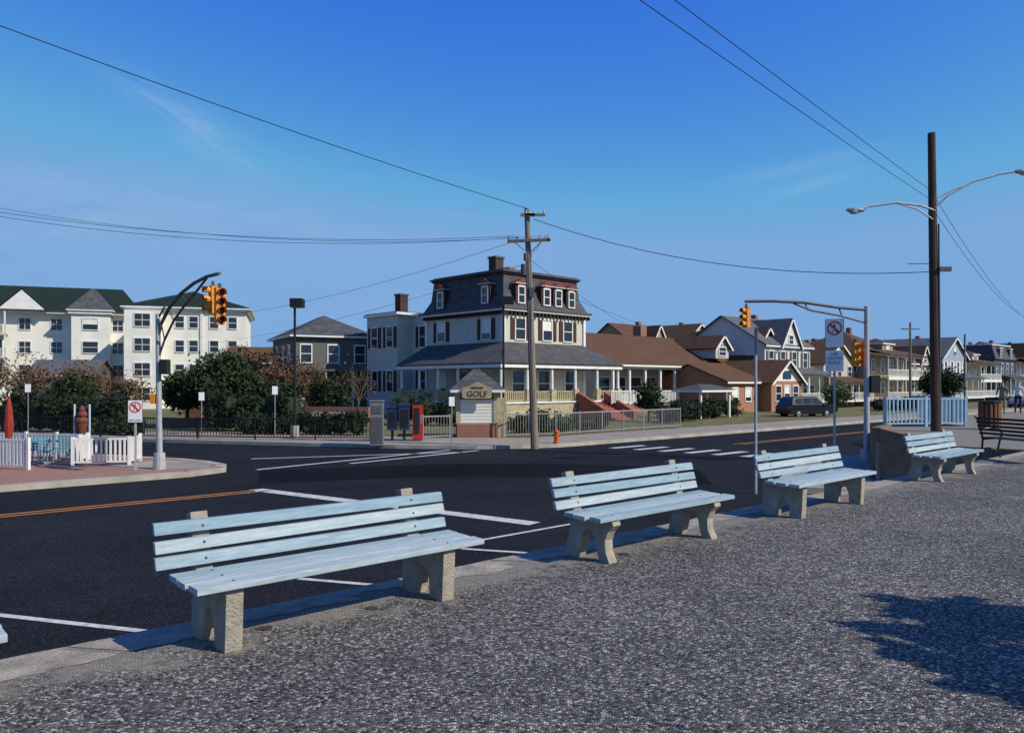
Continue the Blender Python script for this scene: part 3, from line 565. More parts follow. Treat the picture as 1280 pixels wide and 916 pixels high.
f=B('white_metal_fence'); f.rail((-4.2,37.6),(-3.0,38.4),ZS,1.1,MF,step=.15,post=2,pr=.025,br=.009); f.rail((-.4,39),(2.2,40.2),ZS,1.15,MF,step=.15,post=2,pr=.025,br=.009); f.rail((2.2,40.2),edge(48,40.6),ZS,1.15,MF,step=.15,post=2,pr=.025,br=.009); f.finish()
f=B('white_picket_fence')
f.rail((-17.5,24.9),(-14.7,24.2),ZS,.92,M_WHITE,step=.13,post=1.2,pr=.045,br=.03); f.rail((-13.9,25.2),(-12.3,25.6),ZS,.88,M_WHITE,step=.13,post=1.2,pr=.045,br=.03); f.rail((-13.9,25.2),(-14.6,27.4),ZS,.88,M_WHITE,step=.13,post=1.2,pr=.045,br=.03); f.rail((-12.3,25.6),(-12.6,27),ZS,.88,M_WHITE,step=.13,post=1.2,pr=.045,br=.03); f.rail((-19.5,28.5),(-14.6,27.4),ZS,.88,M_WHITE,step=.13,post=1.2,pr=.045,br=.03)
f.finish()
f=B('white_garden_fence'); f.rail((-14.6,47),(-9.6,45.5),-1.0,1.0,M_WHITE,step=.15,post=2,pr=.04,br=.03); f.rail((-21,53),(-14,51),0.2,1.0,M_WHITE,step=.15,post=2,pr=.04,br=.03); f.rail((7.5,60),(13,63.5),0.1,1.0,M_WHITE,step=.15,post=2,pr=.04,br=.03); f.finish()
b=B('garden_brick_wall'); wallseg(b,(-21.5,52.5),(-9,50.2),-1.1,.15,.15,.3,M_BRICK); wallseg(b,(-22,50),(-13.4,47.6),-1.1,-.5,-.5,.3,M_BRICK); b.finish()
MBL=mat('turquoise_plastic',(.10,.26,.33),.5,.1)
def chair(x,y,a):
    b=B('cafe_chair',(x,y,ZS),a)
    for sx in(-.2,.2):
        for sy in(-.2,.2): b.cyl((sx,sy,0),(sx,sy,.44 if sy<0 else .85),.018,.018,MBL,6)
    b.box(-.22,.22,-.22,.22,.43,.46,MBL)
    for i in range(4): b.box(-.2,.2,.19,.215,.52+i*.09,.57+i*.09,MBL)
    b.finish()
chair(-14.9,25.6,1.2); chair(-15.9,26.3,-1.6); chair(-15.2,26.9,.2)
b=B('cafe_table',(-15.4,26.2,ZS)); b.cyl((0,0,.70),(0,0,.74),.5,.5,MBL,20); b.cyl((0,0,.0),(0,0,.7),.035,.035,M_ALU,8); b.cyl((0,0,0),(0,0,.05),.25,.2,M_ALU,12); b.finish()
b=B('closed_umbrella',(-16.8,26.6,ZS)); MU=mat('umbrella_red',(.30,.035,.025),.8,.3,6); b.cyl((0,0,0),(0,0,2.3),.025,.025,M_WHITE,8); b.cyl((0,0,.8),(0,0,1.2),.10,.15,MU,9); b.cyl((0,0,1.2),(0,0,1.75),.15,.11,MU,9); b.cyl((0,0,1.75),(0,0,2.2),.11,.03,MU,9); b.cyl((0,0,0),(0,0,.1),.25,.2,M_ALU,12); b.finish()
b=B('ice_cream_statue',(-14.9,27.6,ZS)); MC_=mat('waffle_brown',(.16,.05,.03),.7,.3,8); MPW=mat('pale_blue_post',(.45,.55,.62),.6,.1)
for sx in(-.26,.26): b.cyl((sx,0,0),(sx,0,1.9),.035,.035,MPW,8)
b.box(-.30,.30,-.12,.12,.0,.7,MPW); b.cyl((0,0,.7),(0,0,1.25),.08,.22,MC_,12); b.ball((0,0,1.33),.23,MC_,1,1,.7); b.ball((.02,0,1.55),.17,mat('scoop_red',(.16,.05,.04),.7,.3,8),1,1,.8); b.ball((0,0,1.72),.1,MC_,1,1,1.4); b.finish()
# ------------------------------------------------------------ condo building
h=B('apartment_building',(-46.5,98,0),math.radians(20))
W=44
h.box(-W,0,0,14,-1.2,10.0,M_STUCCO)
h.box(-W-.3,.3,-.8,14.5,9.95,10.25,M_WHITE)
h.add([(-W-.8,-1.0,10.25),(.8,-1,10.25),(.8,15,10.25),(-W-.8,15,10.25),(-W+3,7,13.9),(-2,7,13.9)],[(0,1,5,4),(1,2,5),(2,3,4,5),(3,0,4)],M_GREENR)
MBALC=mat('beige_balcony',(.5,.45,.36),.8,.2)
for fl in range(4):
    z=-.6+fl*2.75
    for i in range(13):
        x=-1.8-i*3.3
        if i%3==1:
            h.box(x-1.6,x+1.6,-1.3,-.01,z-.35,z-.15,MBALC); h.rail((x-1.55,-1.25),(x+1.55,-1.25),z-.15,1.0,M_WHITE,step=.2,post=1.6,pr=.05,br=.03)
            h.box(x-1.6,x-1.45,-1.3,-1.15,z-.15,z+2.4,M_WHITE); h.box(x+1.45,x+1.6,-1.3,-1.15,z-.15,z+2.4,M_WHITE); h.win(x,z-.05,2.0,2.0,vert=True,mid=False)
        else: h.win(x,z+.4,1.15,1.3,vert=True,blind=False)
for xx in(-11.7,-28):
    h.add([(xx-2.4,-1.5,10.3),(xx+2.4,-1.5,10.3),(xx,-1.5,12.6),(xx-2.4,4,10.3),(xx+2.4,4,10.3),(xx,4.5,12.6)],[(0,1,2)],M_WHITE)
    h.add([(xx-2.6,-1.6,10.25),(xx+2.6,-1.6,10.25),(xx,-1.6,12.75),(xx-2.6,4,10.25),(xx+2.6,4,10.25),(xx,4.5,12.75)],[(0,2,5,3),(1,4,5,2)],M_GREENR)
h.box(-6.5,-2.5,-2.2,-.01,-1,9.9,M_STUCCO); h.box(-6.8,-2.2,-2.5,2,9.9,10.2,M_WHITE); h.hip(-7,-2,-2.7,5,10.4,13.2,M_SLATE)
for fl in range(4):
    h.win(-4.5,-.2+fl*2.75,1.6,1.3,y=-2.2)
h.finish()
h=B('apartment_building',(-29.4,88,0),math.radians(16))
h.box(-12,0,0,13,-1.2,9.6,M_STUCCO); h.box(-12.4,.4,-.4,13.4,9.55,9.75,M_WHITE); h.hip(-12.6,.6,-.6,13.6,9.9,12.3,M_GREENR)
h.box(-4.7,-4.4,-.15,-.01,-1,9.5,M_WHITE); h.box(-12.05,-8.5,-1.4,-.01,-1.2,9.4,M_STUCCO)
for fl in range(4):
    z=-.4+fl*2.6
    for x in(-6.8,-5.4,-3.3,-1.4): h.win(x,z+.3,.85,1.2,blind=False)
    h.win(-10.3,z+.3,1.5,1.3,y=-1.4,vert=True)
h.finish()
h=B('dark_garage_house',(-33,80,0),math.radians(5)); h.box(-15,-9,0,6,-1.2,2.6,M_DKGREY); h.gable(-15,-9,0,6,2.6,4,'x',M_GREYR,M_DKGREY); h.finish()
h=B('brick_garden_house',(-23,86,0),math.radians(15)); h.box(-7,1,0,7,-1.2,4.0,M_BRICK); h.gable(-7,1,0,7,4.0,5.6,'x',M_BROWNR,M_BRICK)
for x in(-5.5,-3,-.5): h.win(x,1.6,1,1.4)
h.finish()
# ------------------------------------------------------------ right side buildings
def pos(s_,off): return (UX*s_,off/1.057+UY*s_)
x0,y0=pos(10.0,67.5)
h=B('long_bungalow',(x0,y0,0),ANG); Wm=29
MWH=lined('white_siding',(.62,.61,.56),(.52,.51,.47),.18,amt=.3)
MWG=lined('offwhite_siding',(.5,.48,.42),(.42,.4,.35),.18,amt=.3)
h.box(0,Wm,0,10,-1.2,3.3,MWG); h.gable(0,Wm,-2.2,10,3.4,6.4,'x',M_BROWNR,MWG,ov=.3)
for i in range(10):
    x=.2+i*2.3; h.box(x-.1,x+.1,-2.1,-1.9,-1,3.2,M_WHITE)
    if i<9: h.win(x+1.15,.5,1.5,1.7,blind=False)
h.box(0,21,-2.15,-1.9,2.95,3.2,M_WHITE); h.box(-.1,21.2,-2.2,-.01,-1.2,-.2,M_BRICK); h.rail((.2,-2.0),(20.5,-2.0),-.2,.85,M_WHITE,step=.2,post=2.3,pr=.04,br=.03)
h.box(21.5,28,-3.0,-.01,-1.2,4.2,MWH); h.gable(21.5,28,-3.0,6,4.2,7.6,'y',M_BROWNR,MWH,ov=.5)
for x in(23,26.4): h.win(x,2.2,1.2,1.3,y=-3.0); 
h.win(24.75,4.8,1.0,1.0,y=-3.0)
h.box(12,13,4,5,5,7.6,M_BRICK); h.box(16,18.4,-2.3,1,4.2,5.6,MWG); h.gable(16,18.4,-2.3,3,5.4,6.5,'y',M_BROWNR,MWG,ov=.3); h.win(17.2,4.5,1.2,.8,y=-2.3); h.finish()
x0,y0=pos(28.0,55.5)
h=B('brick_house',(x0,y0,0),ANG)
MBRK=brickmat('orange_brick',(0.36,0.15,0.07),(0.28,0.11,0.06),(0.3,0.22,0.15))
h.box(0,6,1.2,9,-1.2,1.9,MBRK); h.box(6.01,12,0,9,-1.2,1.9,MBRK); h.gable(0,6.2,1.2,9,1.9,3.4,'x',M_BROWNR,MBRK,ov=.4); h.gable(6,12,0,9.5,1.9,3.9,'y',M_BROWNR,M_WHITE,ov=.4)
for x in(1.5,3.8): h.win(x,0,1.0,1.2,y=1.2)
for x in(7.3,9.0,10.7): h.win(x,0.0,1.0,1.4)
h.box(8.2,9.8,-.06,-.01,2.1,2.9,M_GLASS); h.finish()
def vic(name,s_,off,w,d,hw,hr,wallm,roofm,kind,trim=M_WHITE,turret=False,porch=2,sh=None):
    x0,y0=pos(s_,off); b=B(name,(x0,y0,0),ANG)
    b.box(0,w,0,d,-1.2,hw,wallm)
    fl=3 if hw>6.8 else 2; fh=(hw+.2)/fl
    if kind=='gy': b.gable(0,w,0,d,hw,hr,'y',roofm,wallm); b.win(w/2,hw+.3,.9,1.1)
    elif kind=='gx':
        b.gable(0,w,0,d,hw,hr,'x',roofm,wallm); b.gable(w*.3,w*.7,-.3,d*.5,hw,hr-.3,'y',roofm,wallm,ov=.25); b.win(w/2,hw+.1,.8,.9,y=-.3)
    elif kind=='man':
        b.frus((-.3,w+.3,-.3,d+.3),hw,(.5,w-.5,.5,d-.5),hr-.3,roofm); b.box(.4,w-.4,.4,d-.4,hr-.3,hr-.15,trim)
        for q in(.25,.75): b.box(w*q-.55,w*q+.55,-.2,1,hw+.15,hw+1.7,wallm); b.win(w*q,hw+.35,.7,1.0,y=-.2); b.hip(w*q-.7,w*q+.7,-.35,1.6,hw+1.86,hw+2.3,roofm)
    else:
        b.hip(-.5,w+.5,-.5,d+.5,hw+.16,hr,roofm); b.box(w*.35,w*.65,-.1,2.5,hw+.1,hw+1.3,wallm); b.win(w/2,hw+.35,.9,.7,y=-.1); b.hip(w*.35-.25,w*.65+.25,-.35,3,hw+1.45,hw+2.1,roofm)
    for f_ in range(fl):
        z=-.2+f_*fh
        k_=max(3,int(w/2.4))
        for i in range(k_): b.win(w*(i+.5)/k_,z+.6,.9,fh*.55,trim,shut=sh if f_>=porch else None,blind=False)
    b.M=lf(0)
    for f_ in range(fl):
        for i in range(3): b.win(-d*(i+.5)/3,-.2+f_*fh+.6,.8,fh*.5,trim)
    b.M=Matrix.Identity(4)
    pd=2.4; top=0
    for f_ in range(porch):
        z=-.2+f_*fh
        b.box(-.0,w,-pd,-.01,z-.2,z,trim); b.rail((.1,-pd+.1),(w-.1,-pd+.1),z,.85,trim,step=.24,post=w/4,pr=.05,br=.03)
        for i in range(5): x=.12+i*(w-.24)/4; b.cyl((x,-pd+.12,z),(x,-pd+.12,z+fh-.3),.08,.07,trim,8)
        b.box(0,w,-pd,-pd+.2,z+fh-.4,z+fh-.21,trim)
        top=z+fh
    if porch: b.slab([(-.3,-pd-.3,top-.2),(w+.3,-pd-.3,top-.2),(w+.3,0,top+.5),(-.3,0,top+.5)],.1,roofm)
    if turret:
        b.cyl((w-1,-.6,-1),(w-1,-.6,hw+.5),1.5,1.5,wallm,8); b.cyl((w-1,-.6,hw+.5),(w-1,-.6,hw+3.4),1.8,.02,roofm,8)
    b.box(w*.7,w*.7+.6,d*.5,d*.5+.6,hr-1.5,hr+.6,M_BRICK)
    b.finish()
MGB=lined('grey_blue_siding',(.24,.26,.28),(.18,.2,.22),.18); MTAN=lined('tan_siding',(.34,.25,.14),(.28,.2,.11),.18); MNAVY=lined('navy_siding',(.07,.09,.13),(.05,.07,.10),.18); MYEL=lined('ochre_siding',(.38,.29,.14),(.32,.24,.11),.18); MLB=lined('light_blue_siding',(.30,.38,.45),(.25,.32,.38),.18)
MCRM=lined('warm_cream_siding',(.52,.46,.33),(.44,.38,.27),.18)
MRDS=lined('rust_siding',(.25,.11,.07),(.2,.085,.055),.18)
MBR=lined('dark_brown_shingles',(.12,.07,.04),(.07,.04,.023),.2,amt=.4); MBLR=lined('charcoal_shingles',(.12,.13,.145),(.075,.08,.09),.2)
vic('victorian_house',36,61,10,10,5.8,8.9,MWH,M_GREYR,'gx',porch=1,sh=M_DKGREY)
vic('victorian_house',48.5,60,8,9,4.0,6.4,MWG,MBR,'gy',porch=1)
vic('victorian_house',58.5,58,11,11,5.2,8.4,MTAN,MBR,'hip')
vic('victorian_house',71.5,58,9,11,4.4,7.0,MCRM,MBR,'gx',porch=1)
vic('victorian_house',82,57,10,11,5.4,8.2,MLB,MBLR,'gy',porch=1,sh=M_WHITE)
vic('victorian_house',94,59,10,11,4.8,7.4,MCRM,MBR,'hip')
vic('victorian_house',106,57.5,11,11,5.6,8.2,MNAVY,M_SLATE,'man',porch=1)
vic('victorian_house',119,58,10,11,5.6,9.0,MWH,MBR,'gx',turret=True)
vic('victorian_house',131,59,12,11,6.4,9.2,MCRM,MBR,'hip',porch=1)
vic('victorian_house',146,58,12,11,6.0,10,MWG,M_GREYR,'gy')
vic('victorian_house',161,58,12,11,7.2,10.4,MTAN,MBR,'man')
vic('victorian_house',176,58,14,11,7.2,11,MWG,MBR,'gy')
vic('victorian_house',22,92,9,9,6.5,9.6,MTAN,M_BROWNR,'gx')
vic('victorian_house',33,96,10,9,6.8,10.4,MBRK,MBR,'gy')
vic('victorian_house',46,92,10,9,6.2,9.2,MGB,M_GREYR,'gx')
vic('victorian_house',5,92,8,9,5.2,7.4,MWH,M_GREYR,'hip')
vic('victorian_house',62,92,10,9,6.2,9.4,MRDS,MBR,'hip')
vic('victorian_house',80,92,10,9,6.4,9.8,MWG,MBR,'gx')
# ------------------------------------------------------------ vehicles
def car(name,x,y,a,pm,suv=True):
    b=B(name,(x,y,ZR),a)
    if suv: lo=[(-2.2,.45),(-2.25,.8),(-2.15,1.02),(-2.05,1.1),(-1.85,1.62),(-1.6,1.74),(.35,1.76),(.6,1.70),(1.25,1.12),(2.05,1.0),(2.25,.8),(2.27,.42),(1.9,.32),(-2.0,.32)]
    else: lo=[(-2.2,.4),(-2.25,.75),(-2.1,.98),(-1.5,1.0),(-1.0,1.38),(-.6,1.45),(.3,1.44),(1.05,.98),(2.0,.85),(2.2,.65),(2.22,.35),(1.9,.28),(-2.0,.28)]
    n_=len(lo)
    def yw(z): return .92 if z<1.08 else .92-(z-1.08)*.33
    vs=[(p_[0],-yw(p_[1]),p_[1]) for p_ in lo]+[(p_[0],yw(p_[1]),p_[1]) for p_ in lo]
    b.add(vs,[tuple(range(n_)),tuple(range(2*n_-1,n_-1,-1))]+[(i,n_+i,n_+(i+1)%n_,(i+1)%n_) for i in range(n_)],pm)
    if suv: ws=[[(-1.75,1.15),(-1.62,1.55),(-1.0,1.6),(-1.0,1.15)],[(-.92,1.15),(-.92,1.6),(-.1,1.62),(-.1,1.15)],[(-.02,1.15),(-.02,1.62),(.5,1.6),(.98,1.15)]]
    else: ws=[[(-1.35,1.02),(-.95,1.32),(-.25,1.36),(-.25,1.02)],[(-.17,1.02),(-.17,1.36),(.25,1.35),(.8,1.02)]]
    for w_ in ws:
        for sg in(-1,1): b.poly([(p_[0],sg*(yw(p_[1])+.006),p_[1]) for p_ in (w_ if sg>0 else w_[::-1])],M_GLASS)
    b.poly([(1.22,-.75,1.16),(1.22,.75,1.16),(.64,.62,1.68),(.64,-.62,1.68)] if suv else [(1.02,-.75,1.02),(1.02,.75,1.02),(.36,.65,1.42),(.36,-.65,1.42)],M_GLASS)
    for wx in(-1.4,1.4):
        for sg in(-1,1):
            b.cyl((wx,sg*.72,.34),(wx,sg*.945,.34),.34,.34,M_TYRE,18); b.cyl((wx,sg*.9,.34),(wx,sg*.955,.34),.2,.19,M_CHROME,12)
    b.box(2.2,2.29,-.85,-.5,.62,.78,M_SIGNW); b.box(2.2,2.29,.5,.85,.62,.78,M_SIGNW); b.box(-2.27,-2.2,-.88,-.6,.7,.95,M_SIGNR); b.box(-2.27,-2.2,.6,.88,.7,.95,M_SIGNR)
    b.box(-2.32,-2.2,-.85,.85,.38,.58,M_SIGNB); b.box(2.2,2.33,-.85,.85,.34,.56,M_SIGNB); b.box(1.0,1.15,-1.05,-.92,1.0,1.15,pm); b.box(1.0,1.15,.92,1.05,1.0,1.15,pm)
    b.finish(bevel=.03)
car('parked_suv',24.0,65.2,math.radians(20),M_CARK)
x,y=edge(88,37.0); car('parked_car',x+1,y+1,ANG,M_CARS,False)
x,y=edge(112,36.0); car('parked_car',x+1,y,ANG,M_CARR,False)
x,y=edge(100,36.2); car('parked_suv',x+1,y,ANG,M_CARK)
# ------------------------------------------------------------ vegetation
def leaves(b,blobs,mt,n,size,clump=22,sig=.28):
    mi=b.m(mt)
    for (c_,rad) in blobs:
        c_=np.array(c_);rad=np.array(rad)
        cc=np.random.normal(size=(clump,3)); cc/=np.linalg.norm(cc,axis=1)[:,None]; cc=cc*np.random.uniform(.35,1.0,(clump,1))**.5
        idx=np.random.randint(0,clump,n); p_=cc[idx]+np.random.normal(size=(n,3))*sig
        p_=c_+p_*rad
        a=np.random.normal(size=(n,3)); a/=np.linalg.norm(a,axis=1)[:,None]; q=np.random.normal(size=(n,3)); q=np.cross(a,q); q/=np.linalg.norm(q,axis=1)[:,None]
        s_=size*np.random.uniform(.6,1.3,(n,1)); 
        v0=p_-a*s_;v1=p_+q*s_*.5;v2=p_+a*s_;v3=p_-q*s_*.5
        for k in range(n):
            if p_[k][2]<-1.0: continue
            o=len(b.v); b.v+= [tuple(v0[k]),tuple(v1[k]),tuple(v2[k]),tuple(v3[k])]; b.f.append((o,o+1,o+2,o+3)); b.mi.append(mi)
def tree(name,x,y,z0,h_,r,mt,n=2500,size=.16,trunk=.12,bare=False):
    b=B(name); b.cyl((x,y,z0-.1),(x+.05,y,z0+h_*.45),trunk,trunk*.7,M_BARK,8)
    for i in range(9):
        a=i*2.4; l=r*random.uniform(.5,.9); st=h_*random.uniform(.28,.5); e=(x+math.cos(a)*l,y+math.sin(a)*l,z0+h_*random.uniform(.6,.95))
        m_=(x+math.cos(a)*l*.4,y+math.sin(a)*l*.4,z0+st+(e[2]-z0-st)*.5)
        b.cyl((x+.03,y,z0+st),m_,trunk*.5,trunk*.3,M_BARK,6); b.cyl(m_,e,trunk*.3,trunk*.1,M_BARK,5)
        for k in range(4):
            f_=(e[0]+random.uniform(-.5,.5)*r*.7,e[1]+random.uniform(-.5,.5)*r*.7,e[2]+random.uniform(-.1,.5)*r*.6); b.cyl(m_,f_,trunk*.16,trunk*.05,M_BARK,4)
    if n: leaves(b,[((x,y,z0+h_*.68),(r,r,h_*.34)),((x+r*.3,y-.2,z0+h_*.55),(r*.7,r*.7,h_*.22)),((x-r*.35,y,z0+h_*.6),(r*.6,r*.6,h_*.25))],mt,n//3,size,26,.2)
    b.finish()
tree('evergreen_tree',-17.4,48,-1,4.1,2.0,M_LEAFG,12000,.15)
tree('evergreen_tree',-20.4,50,-1,3.4,1.5,M_LEAFG,6000,.14)
tree('evergreen_tree',-14.6,49,-1,2.8,1.3,M_LEAFG,5000,.14)
tree('autumn_tree',-44,72,-1,5.2,2.8,M_LEAFB,1700,.15); tree('autumn_tree',-37.5,70,-1,4.6,2.3,M_LEAFB,1200,.15)
tree('autumn_tree',-23,72,-1,5.8,2.8,M_LEAFB,3000,.18); tree('autumn_tree',-19.0,66,-1,5.0,2.3,M_LEAFB,2300,.15); tree('autumn_tree',-16.0,62,-1,4.2,1.7,M_LEAFB,1400,.13)
tree('bare_tree',-9.3,48,-1,4.2,1.2,M_LEAFB,160,.08,.09); tree('autumn_tree',-31,64,-1,3.6,1.8,M_LEAFB,1100,.14)
tree('small_tree',-33,60,-1,3.4,1.6,M_LEAFG,2500,.15); tree('small_tree',9.6,56,-1,2.7,.9,M_LEAFG,2400,.12)
tree('small_tree',43,80,-1,4.2,1.8,M_LEAFD,2200,.2); tree('small_tree',31,76,-1,2.6,1.3,M_LEAFY,1500,.15)
tree('small_tree',-12.0,52,-1,3.4,1.3,M_LEAFG,2600,.12)
def hedge(name,pts,r,h_,mt,n=900,size=.11):
    b=B(name)
    for (x,y) in pts: 
        hh=h_*random.uniform(.88,1.1)
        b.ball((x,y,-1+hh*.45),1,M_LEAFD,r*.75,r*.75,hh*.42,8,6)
        leaves(b,[((x,y,-1+hh*.5),(r,r,hh*.5))],mt,n,size,20,.2)
    b.finish()
hedge('hedge',[(-28+i*1.0,44.5-i*.3) for i in range(8)],.9,2.2,M_LEAFD)
hedge('hedge',[(-16.8+i*.9,45-i*.15) for i in range(6)],.85,2.4,M_LEAFD)
hedge('shrub',[(-13.6+i*.8,41.5-i*.1) for i in range(8)],.6,1.1,M_LEAFD,600)
hedge('shrub',[(-22,41.5),(-20.5,41),(-19.2,40.6)],.6,.9,M_LEAFG,600)
hedge('shrub',[(.5,42),(1.6,42.8),(2.6,43.6)],.7,1.1,M_LEAFG,700)
hedge('shrub',[(3.8,45.0),(5.0,46.4)],.55,.6,M_LEAFG,500)
hedge('shrub',[(-2.5,50),(-4,50),(-5.5,50.5),(-7,51)],.9,1.9,M_LEAFD,700)
hedge('shrub',[(10.5,54),(11.5,55.5),(12.6,56.4)],.8,1.3,M_LEAFD,700)
hedge('shrub',[(13.2,59.5),(14.4,60.5),(15.6,61.5),(17.5,64)],.9,1.5,M_LEAFD,700)
hedge('hedge',[(36+i*1.6,78+i*1.5) for i in range(8)],1.0,1.3,M_LEAFD,500)
b=B('dark_pergola',(14.2,60,0),ANG); 
for x in(0,4):
    for y in(0,2): b.box(x-.08,x+.08,y-.08,y+.08,-1,1.0,M_WHITE)
b.hip(-.4,4.4,-.4,2.4,1.15,1.6,M_PSLATE); b.finish()
b=B('wooden_pole'); b.cyl((44,88,-1),(44,88,8.4),.16,.12,M_WOODP,8); b.box(43,45,87.9,88.0,7.6,7.75,M_WOODP); b.finish()
b=B('wooden_pole'); b.cyl((58,102,-1),(58,102,8),.16,.12,M_WOODP,8); b.finish()
b=B('shade_tree'); b.cyl((7.9,2.9,-.1),(7.6,3.0,2.6),.13,.09,M_BARK,8)
for i in range(8):
    a=i*.8; b.cyl((7.6,3.0,2.3),(7.5+math.cos(a)*.9,3.0+math.sin(a)*.9,3.1+.2*(i%3)),.04,.015,M_BARK,5)
leaves(b,[((7.4,3.05,3.2),(1.1,1.15,.7))],M_LEAFG,1900,.13,12,.17); b.finish()
# ------------------------------------------------------------ people
def person(name,x,y,a,shirt,trous,ph=1):
    J={'pel':(0,0,.95,.15),'wst':(0,0,1.12,.135),'chs':(0,-.01,1.32,.16),'nck':(0,0,1.48,.06),'hd1':(0,-.01,1.58,.09),'hd2':(0,-.01,1.70,.085),
       'hl':(.1,0,.9,.1),'kl':(.11,-.16*ph,.5,.065),'al':(.11,.0-.18*ph,.09,.045),'tl':(.12,-.16-.18*ph,.04,.04),
       'hr':(-.1,0,.9,.1),'kr':(-.11,.06*ph,.49,.065),'ar':(-.11,.30*ph,.12,.045),'tr':(-.12,.20*ph,.05,.04),
       'sl':(.19,0,1.42,.07),'el':(.25,.08,1.15,.05),'wl':(.25,-.04,.92,.035),'fl':(.25,-.08,.83,.03),
       'sr':(-.19,0,1.42,.07),'er':(-.25,-.02,1.15,.05),'wr':(-.25,-.2,.97,.035),'fr':(-.25,-.26,.92,.03)}
    E=[('pel','wst'),('wst','chs'),('chs','nck'),('nck','hd1'),('hd1','hd2'),('pel','hl'),('hl','kl'),('kl','al'),('al','tl'),('pel','hr'),('hr','kr'),('kr','ar'),('ar','tr'),('chs','sl'),('sl','el'),('el','wl'),('wl','fl'),('chs','sr'),('sr','er'),('er','wr'),('wr','fr')]
    ks=list(J); me=bpy.data.meshes.new(name); me.from_pydata([J[k][:3] for k in ks],[(ks.index(p_),ks.index(q)) for p_,q in E],[])
    o=bpy.data.objects.new(name,me); scene.collection.objects.link(o)
    bpy.context.view_layer.objects.active=o
    md=o.modifiers.new('skin','SKIN'); sv=me.skin_vertices[0].data
    for i,k in enumerate(ks): sv[i].radius=(J[k][3],J[k][3]*(.75 if k in('chs','wst','pel') else 1))
    sv[0].use_root=True
    sb=o.modifiers.new('sub','SUBSURF'); sb.levels=2; sb.render_levels=2
    dg=bpy.context.evaluated_depsgraph_get(); dg.update(); m2=bpy.data.meshes.new_from_object(o.evaluated_get(dg)); m2.name=name
    sk=mat('skin_tone',(.5,.3,.2),.6,.1); hair=mat('brown_hair',(.06,.035,.02),.8,.2); sh=mat('shoe_leather',(.04,.03,.03),.6,.1)
    m2.materials.clear()
    for q in(sk,shirt,trous,hair,sh): m2.materials.append(q)
    for p_ in m2.polygons:
        c_=p_.center; ax=abs(c_.x)
        if c_.z>1.66 or (c_.z>1.56 and c_.y>.02): k=3
        elif c_.z>1.48: k=0
        elif ax>.2 and c_.z<1.12: k=0
        elif c_.z>.98: k=1
        elif ax>.205: k=0
        elif c_.z<.1: k=4
        else: k=2
        p_.material_index=k; p_.use_smooth=True
    o.modifiers.clear(); o.data=m2; o.location=(x,y,0); o.rotation_euler=(0,0,a)
person('walking_man',26.6,43.2,math.radians(-40),mat('shirt_olive',(.2,.19,.12),.9,.2),mat('khaki_trousers',(.22,.17,.11),.9,.2))
person('walking_woman',27.7,43.6,math.radians(-35),mat('shirt_white',(.65,.63,.6),.9,.1),mat('dark_trousers',(.03,.035,.05),.9,.2),-1)
# ------------------------------------------------------------ sun, sky, camera
EL=math.radians(38); AZ=math.atan2(-.40,.92)
sd=Vector((math.cos(AZ)*math.cos(EL),math.sin(AZ)*math.cos(EL),math.sin(EL)))
sl=bpy.data.lights.new('sun','SUN'); sl.energy=4.8; sl.angle=math.radians(.5); sl.color=(1,.92,.79)
so=bpy.data.objects.new('sun',sl); so.rotation_euler=sd.to_track_quat('Z','Y').to_euler(); scene.collection.objects.link(so)
wd=bpy.data.worlds.new('World'); scene.world=wd; wd.use_nodes=True; nt=wd.node_tree; N=nt.nodes; L=nt.links
bg=N['Background']; sky=N.new('ShaderNodeTexSky'); sky.sky_type='NISHITA'; sky.sun_disc=False; sky.sun_elevation=EL; sky.sun_rotation=math.pi/2-AZ
sky.air_density=1.0; sky.dust_density=.2; sky.ozone_density=4.0
def mth(op,a,b_=None):
    n_=N.new('ShaderNodeMath'); n_.operation=op
    for i,v in enumerate((a,b_)):
        if v is None: continue
        if isinstance(v,(int,float)): n_.inputs[i].default_value=v
        else: L.new(v,n_.inputs[i])
    return n_.outputs[0]
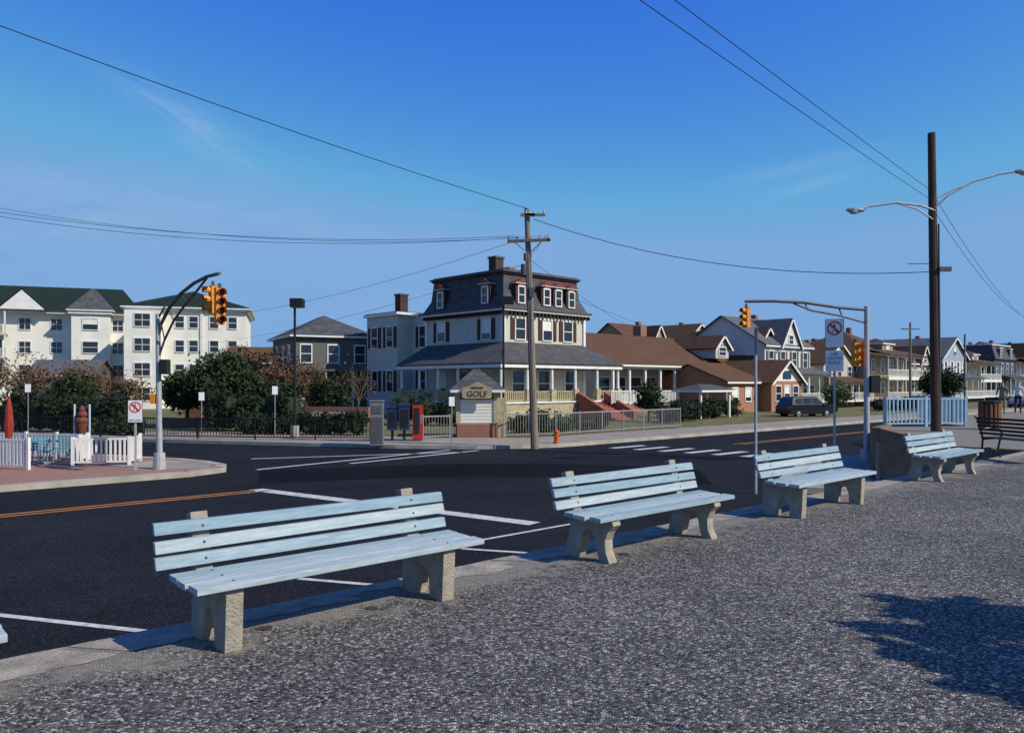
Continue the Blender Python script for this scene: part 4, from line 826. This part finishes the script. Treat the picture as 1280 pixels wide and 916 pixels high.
# polarised deep-blue grade of the physical sky: per-channel gamma
sc=N.new('ShaderNodeSeparateColor'); L.new(sky.outputs[0],sc.inputs[0]); cc_=N.new('ShaderNodeCombineColor')
for ch,(tn,ex,kk,cl) in enumerate(((.072,2.0,80,2.0),(.112,1.55,21.5,3.9),(.185,1.2,13.0,7.0))):
    v_=mth('MULTIPLY',mth('POWER',mth('MULTIPLY',sc.outputs[ch],tn),ex),kk)
    L.new(mth('MINIMUM',v_,cl),cc_.inputs[ch])
tc=N.new('ShaderNodeTexCoord'); sx=N.new('ShaderNodeSeparateXYZ'); L.new(tc.outputs['Generated'],sx.inputs[0])
yy=mth('MAXIMUM',sx.outputs[1],.05); A=mth('DIVIDE',sx.outputs[0],yy); Bz=mth('DIVIDE',sx.outputs[2],yy)
front=mth('GREATER_THAN',sx.outputs[1],.1)
def wisp(ca,cb,ang,la,lb,st,ns,seed):
    ca_,sa_=math.cos(ang),math.sin(ang); da=mth('SUBTRACT',A,ca); db=mth('SUBTRACT',Bz,cb)
    u=mth('ADD',mth('MULTIPLY',da,ca_),mth('MULTIPLY',db,sa_)); v=mth('SUBTRACT',mth('MULTIPLY',db,ca_),mth('MULTIPLY',da,sa_))
    cx=N.new('ShaderNodeCombineXYZ'); L.new(mth('MULTIPLY',u,ns),cx.inputs[0]); L.new(mth('MULTIPLY',v,ns*5),cx.inputs[1]); cx.inputs[2].default_value=seed
    nz=N.new('ShaderNodeTexNoise'); nz.inputs['Scale'].default_value=1; nz.inputs['Detail'].default_value=6; nz.inputs['Roughness'].default_value=.6; nz.inputs['Distortion'].default_value=.6; L.new(cx.outputs[0],nz.inputs[0])
    uu=mth('DIVIDE',u,la); vv=mth('DIVIDE',v,lb); r2=mth('ADD',mth('MULTIPLY',uu,uu),mth('MULTIPLY',vv,vv)); g_=mth('EXPONENT',mth('MULTIPLY',r2,-1.0))
    nn=mth('MULTIPLY',mth('SUBTRACT',nz.outputs['Fac'],.33),2.6); nn=mth('MAXIMUM',nn,0.0)
    return mth('MULTIPLY',mth('MULTIPLY',g_,nn),st)
tot=None
for a in [(-.41,.33,math.radians(-31),.10,.020,.6,9,1),(-.52,.21,math.radians(-3),.45,.055,.36,5,4),(.37,.275,math.radians(12),.09,.010,.3,10,2),(.375,.25,math.radians(16),.06,.008,.4,12,3),(-.45,.10,0,.6,.06,.22,4,6)]:
    w_=wisp(*a); tot=w_ if tot is None else mth('ADD',tot,w_)
fac=mth('MINIMUM',mth('MULTIPLY',tot,front),.8)
mx=N.new('ShaderNodeMix'); mx.data_type='RGBA'; L.new(fac,mx.inputs['Factor']); L.new(cc_.outputs[0],mx.inputs['A']); mx.inputs['B'].default_value=(3.9,5.6,7.9,1)
L.new(mx.outputs['Result'],bg.inputs['Color']); bg.inputs['Strength'].default_value=.1
scene.view_settings.view_transform='Standard'; scene.view_settings.look='None'; scene.view_settings.exposure=0
cam=bpy.data.cameras.new('camera'); co=bpy.data.objects.new('camera',cam); co.location=(0,0,1.6); co.rotation_euler=(math.radians(90),0,0)
cam.sensor_width=36; cam.lens=28; cam.shift_y=22/1280; cam.clip_end=3000; scene.collection.objects.link(co); scene.camera=co
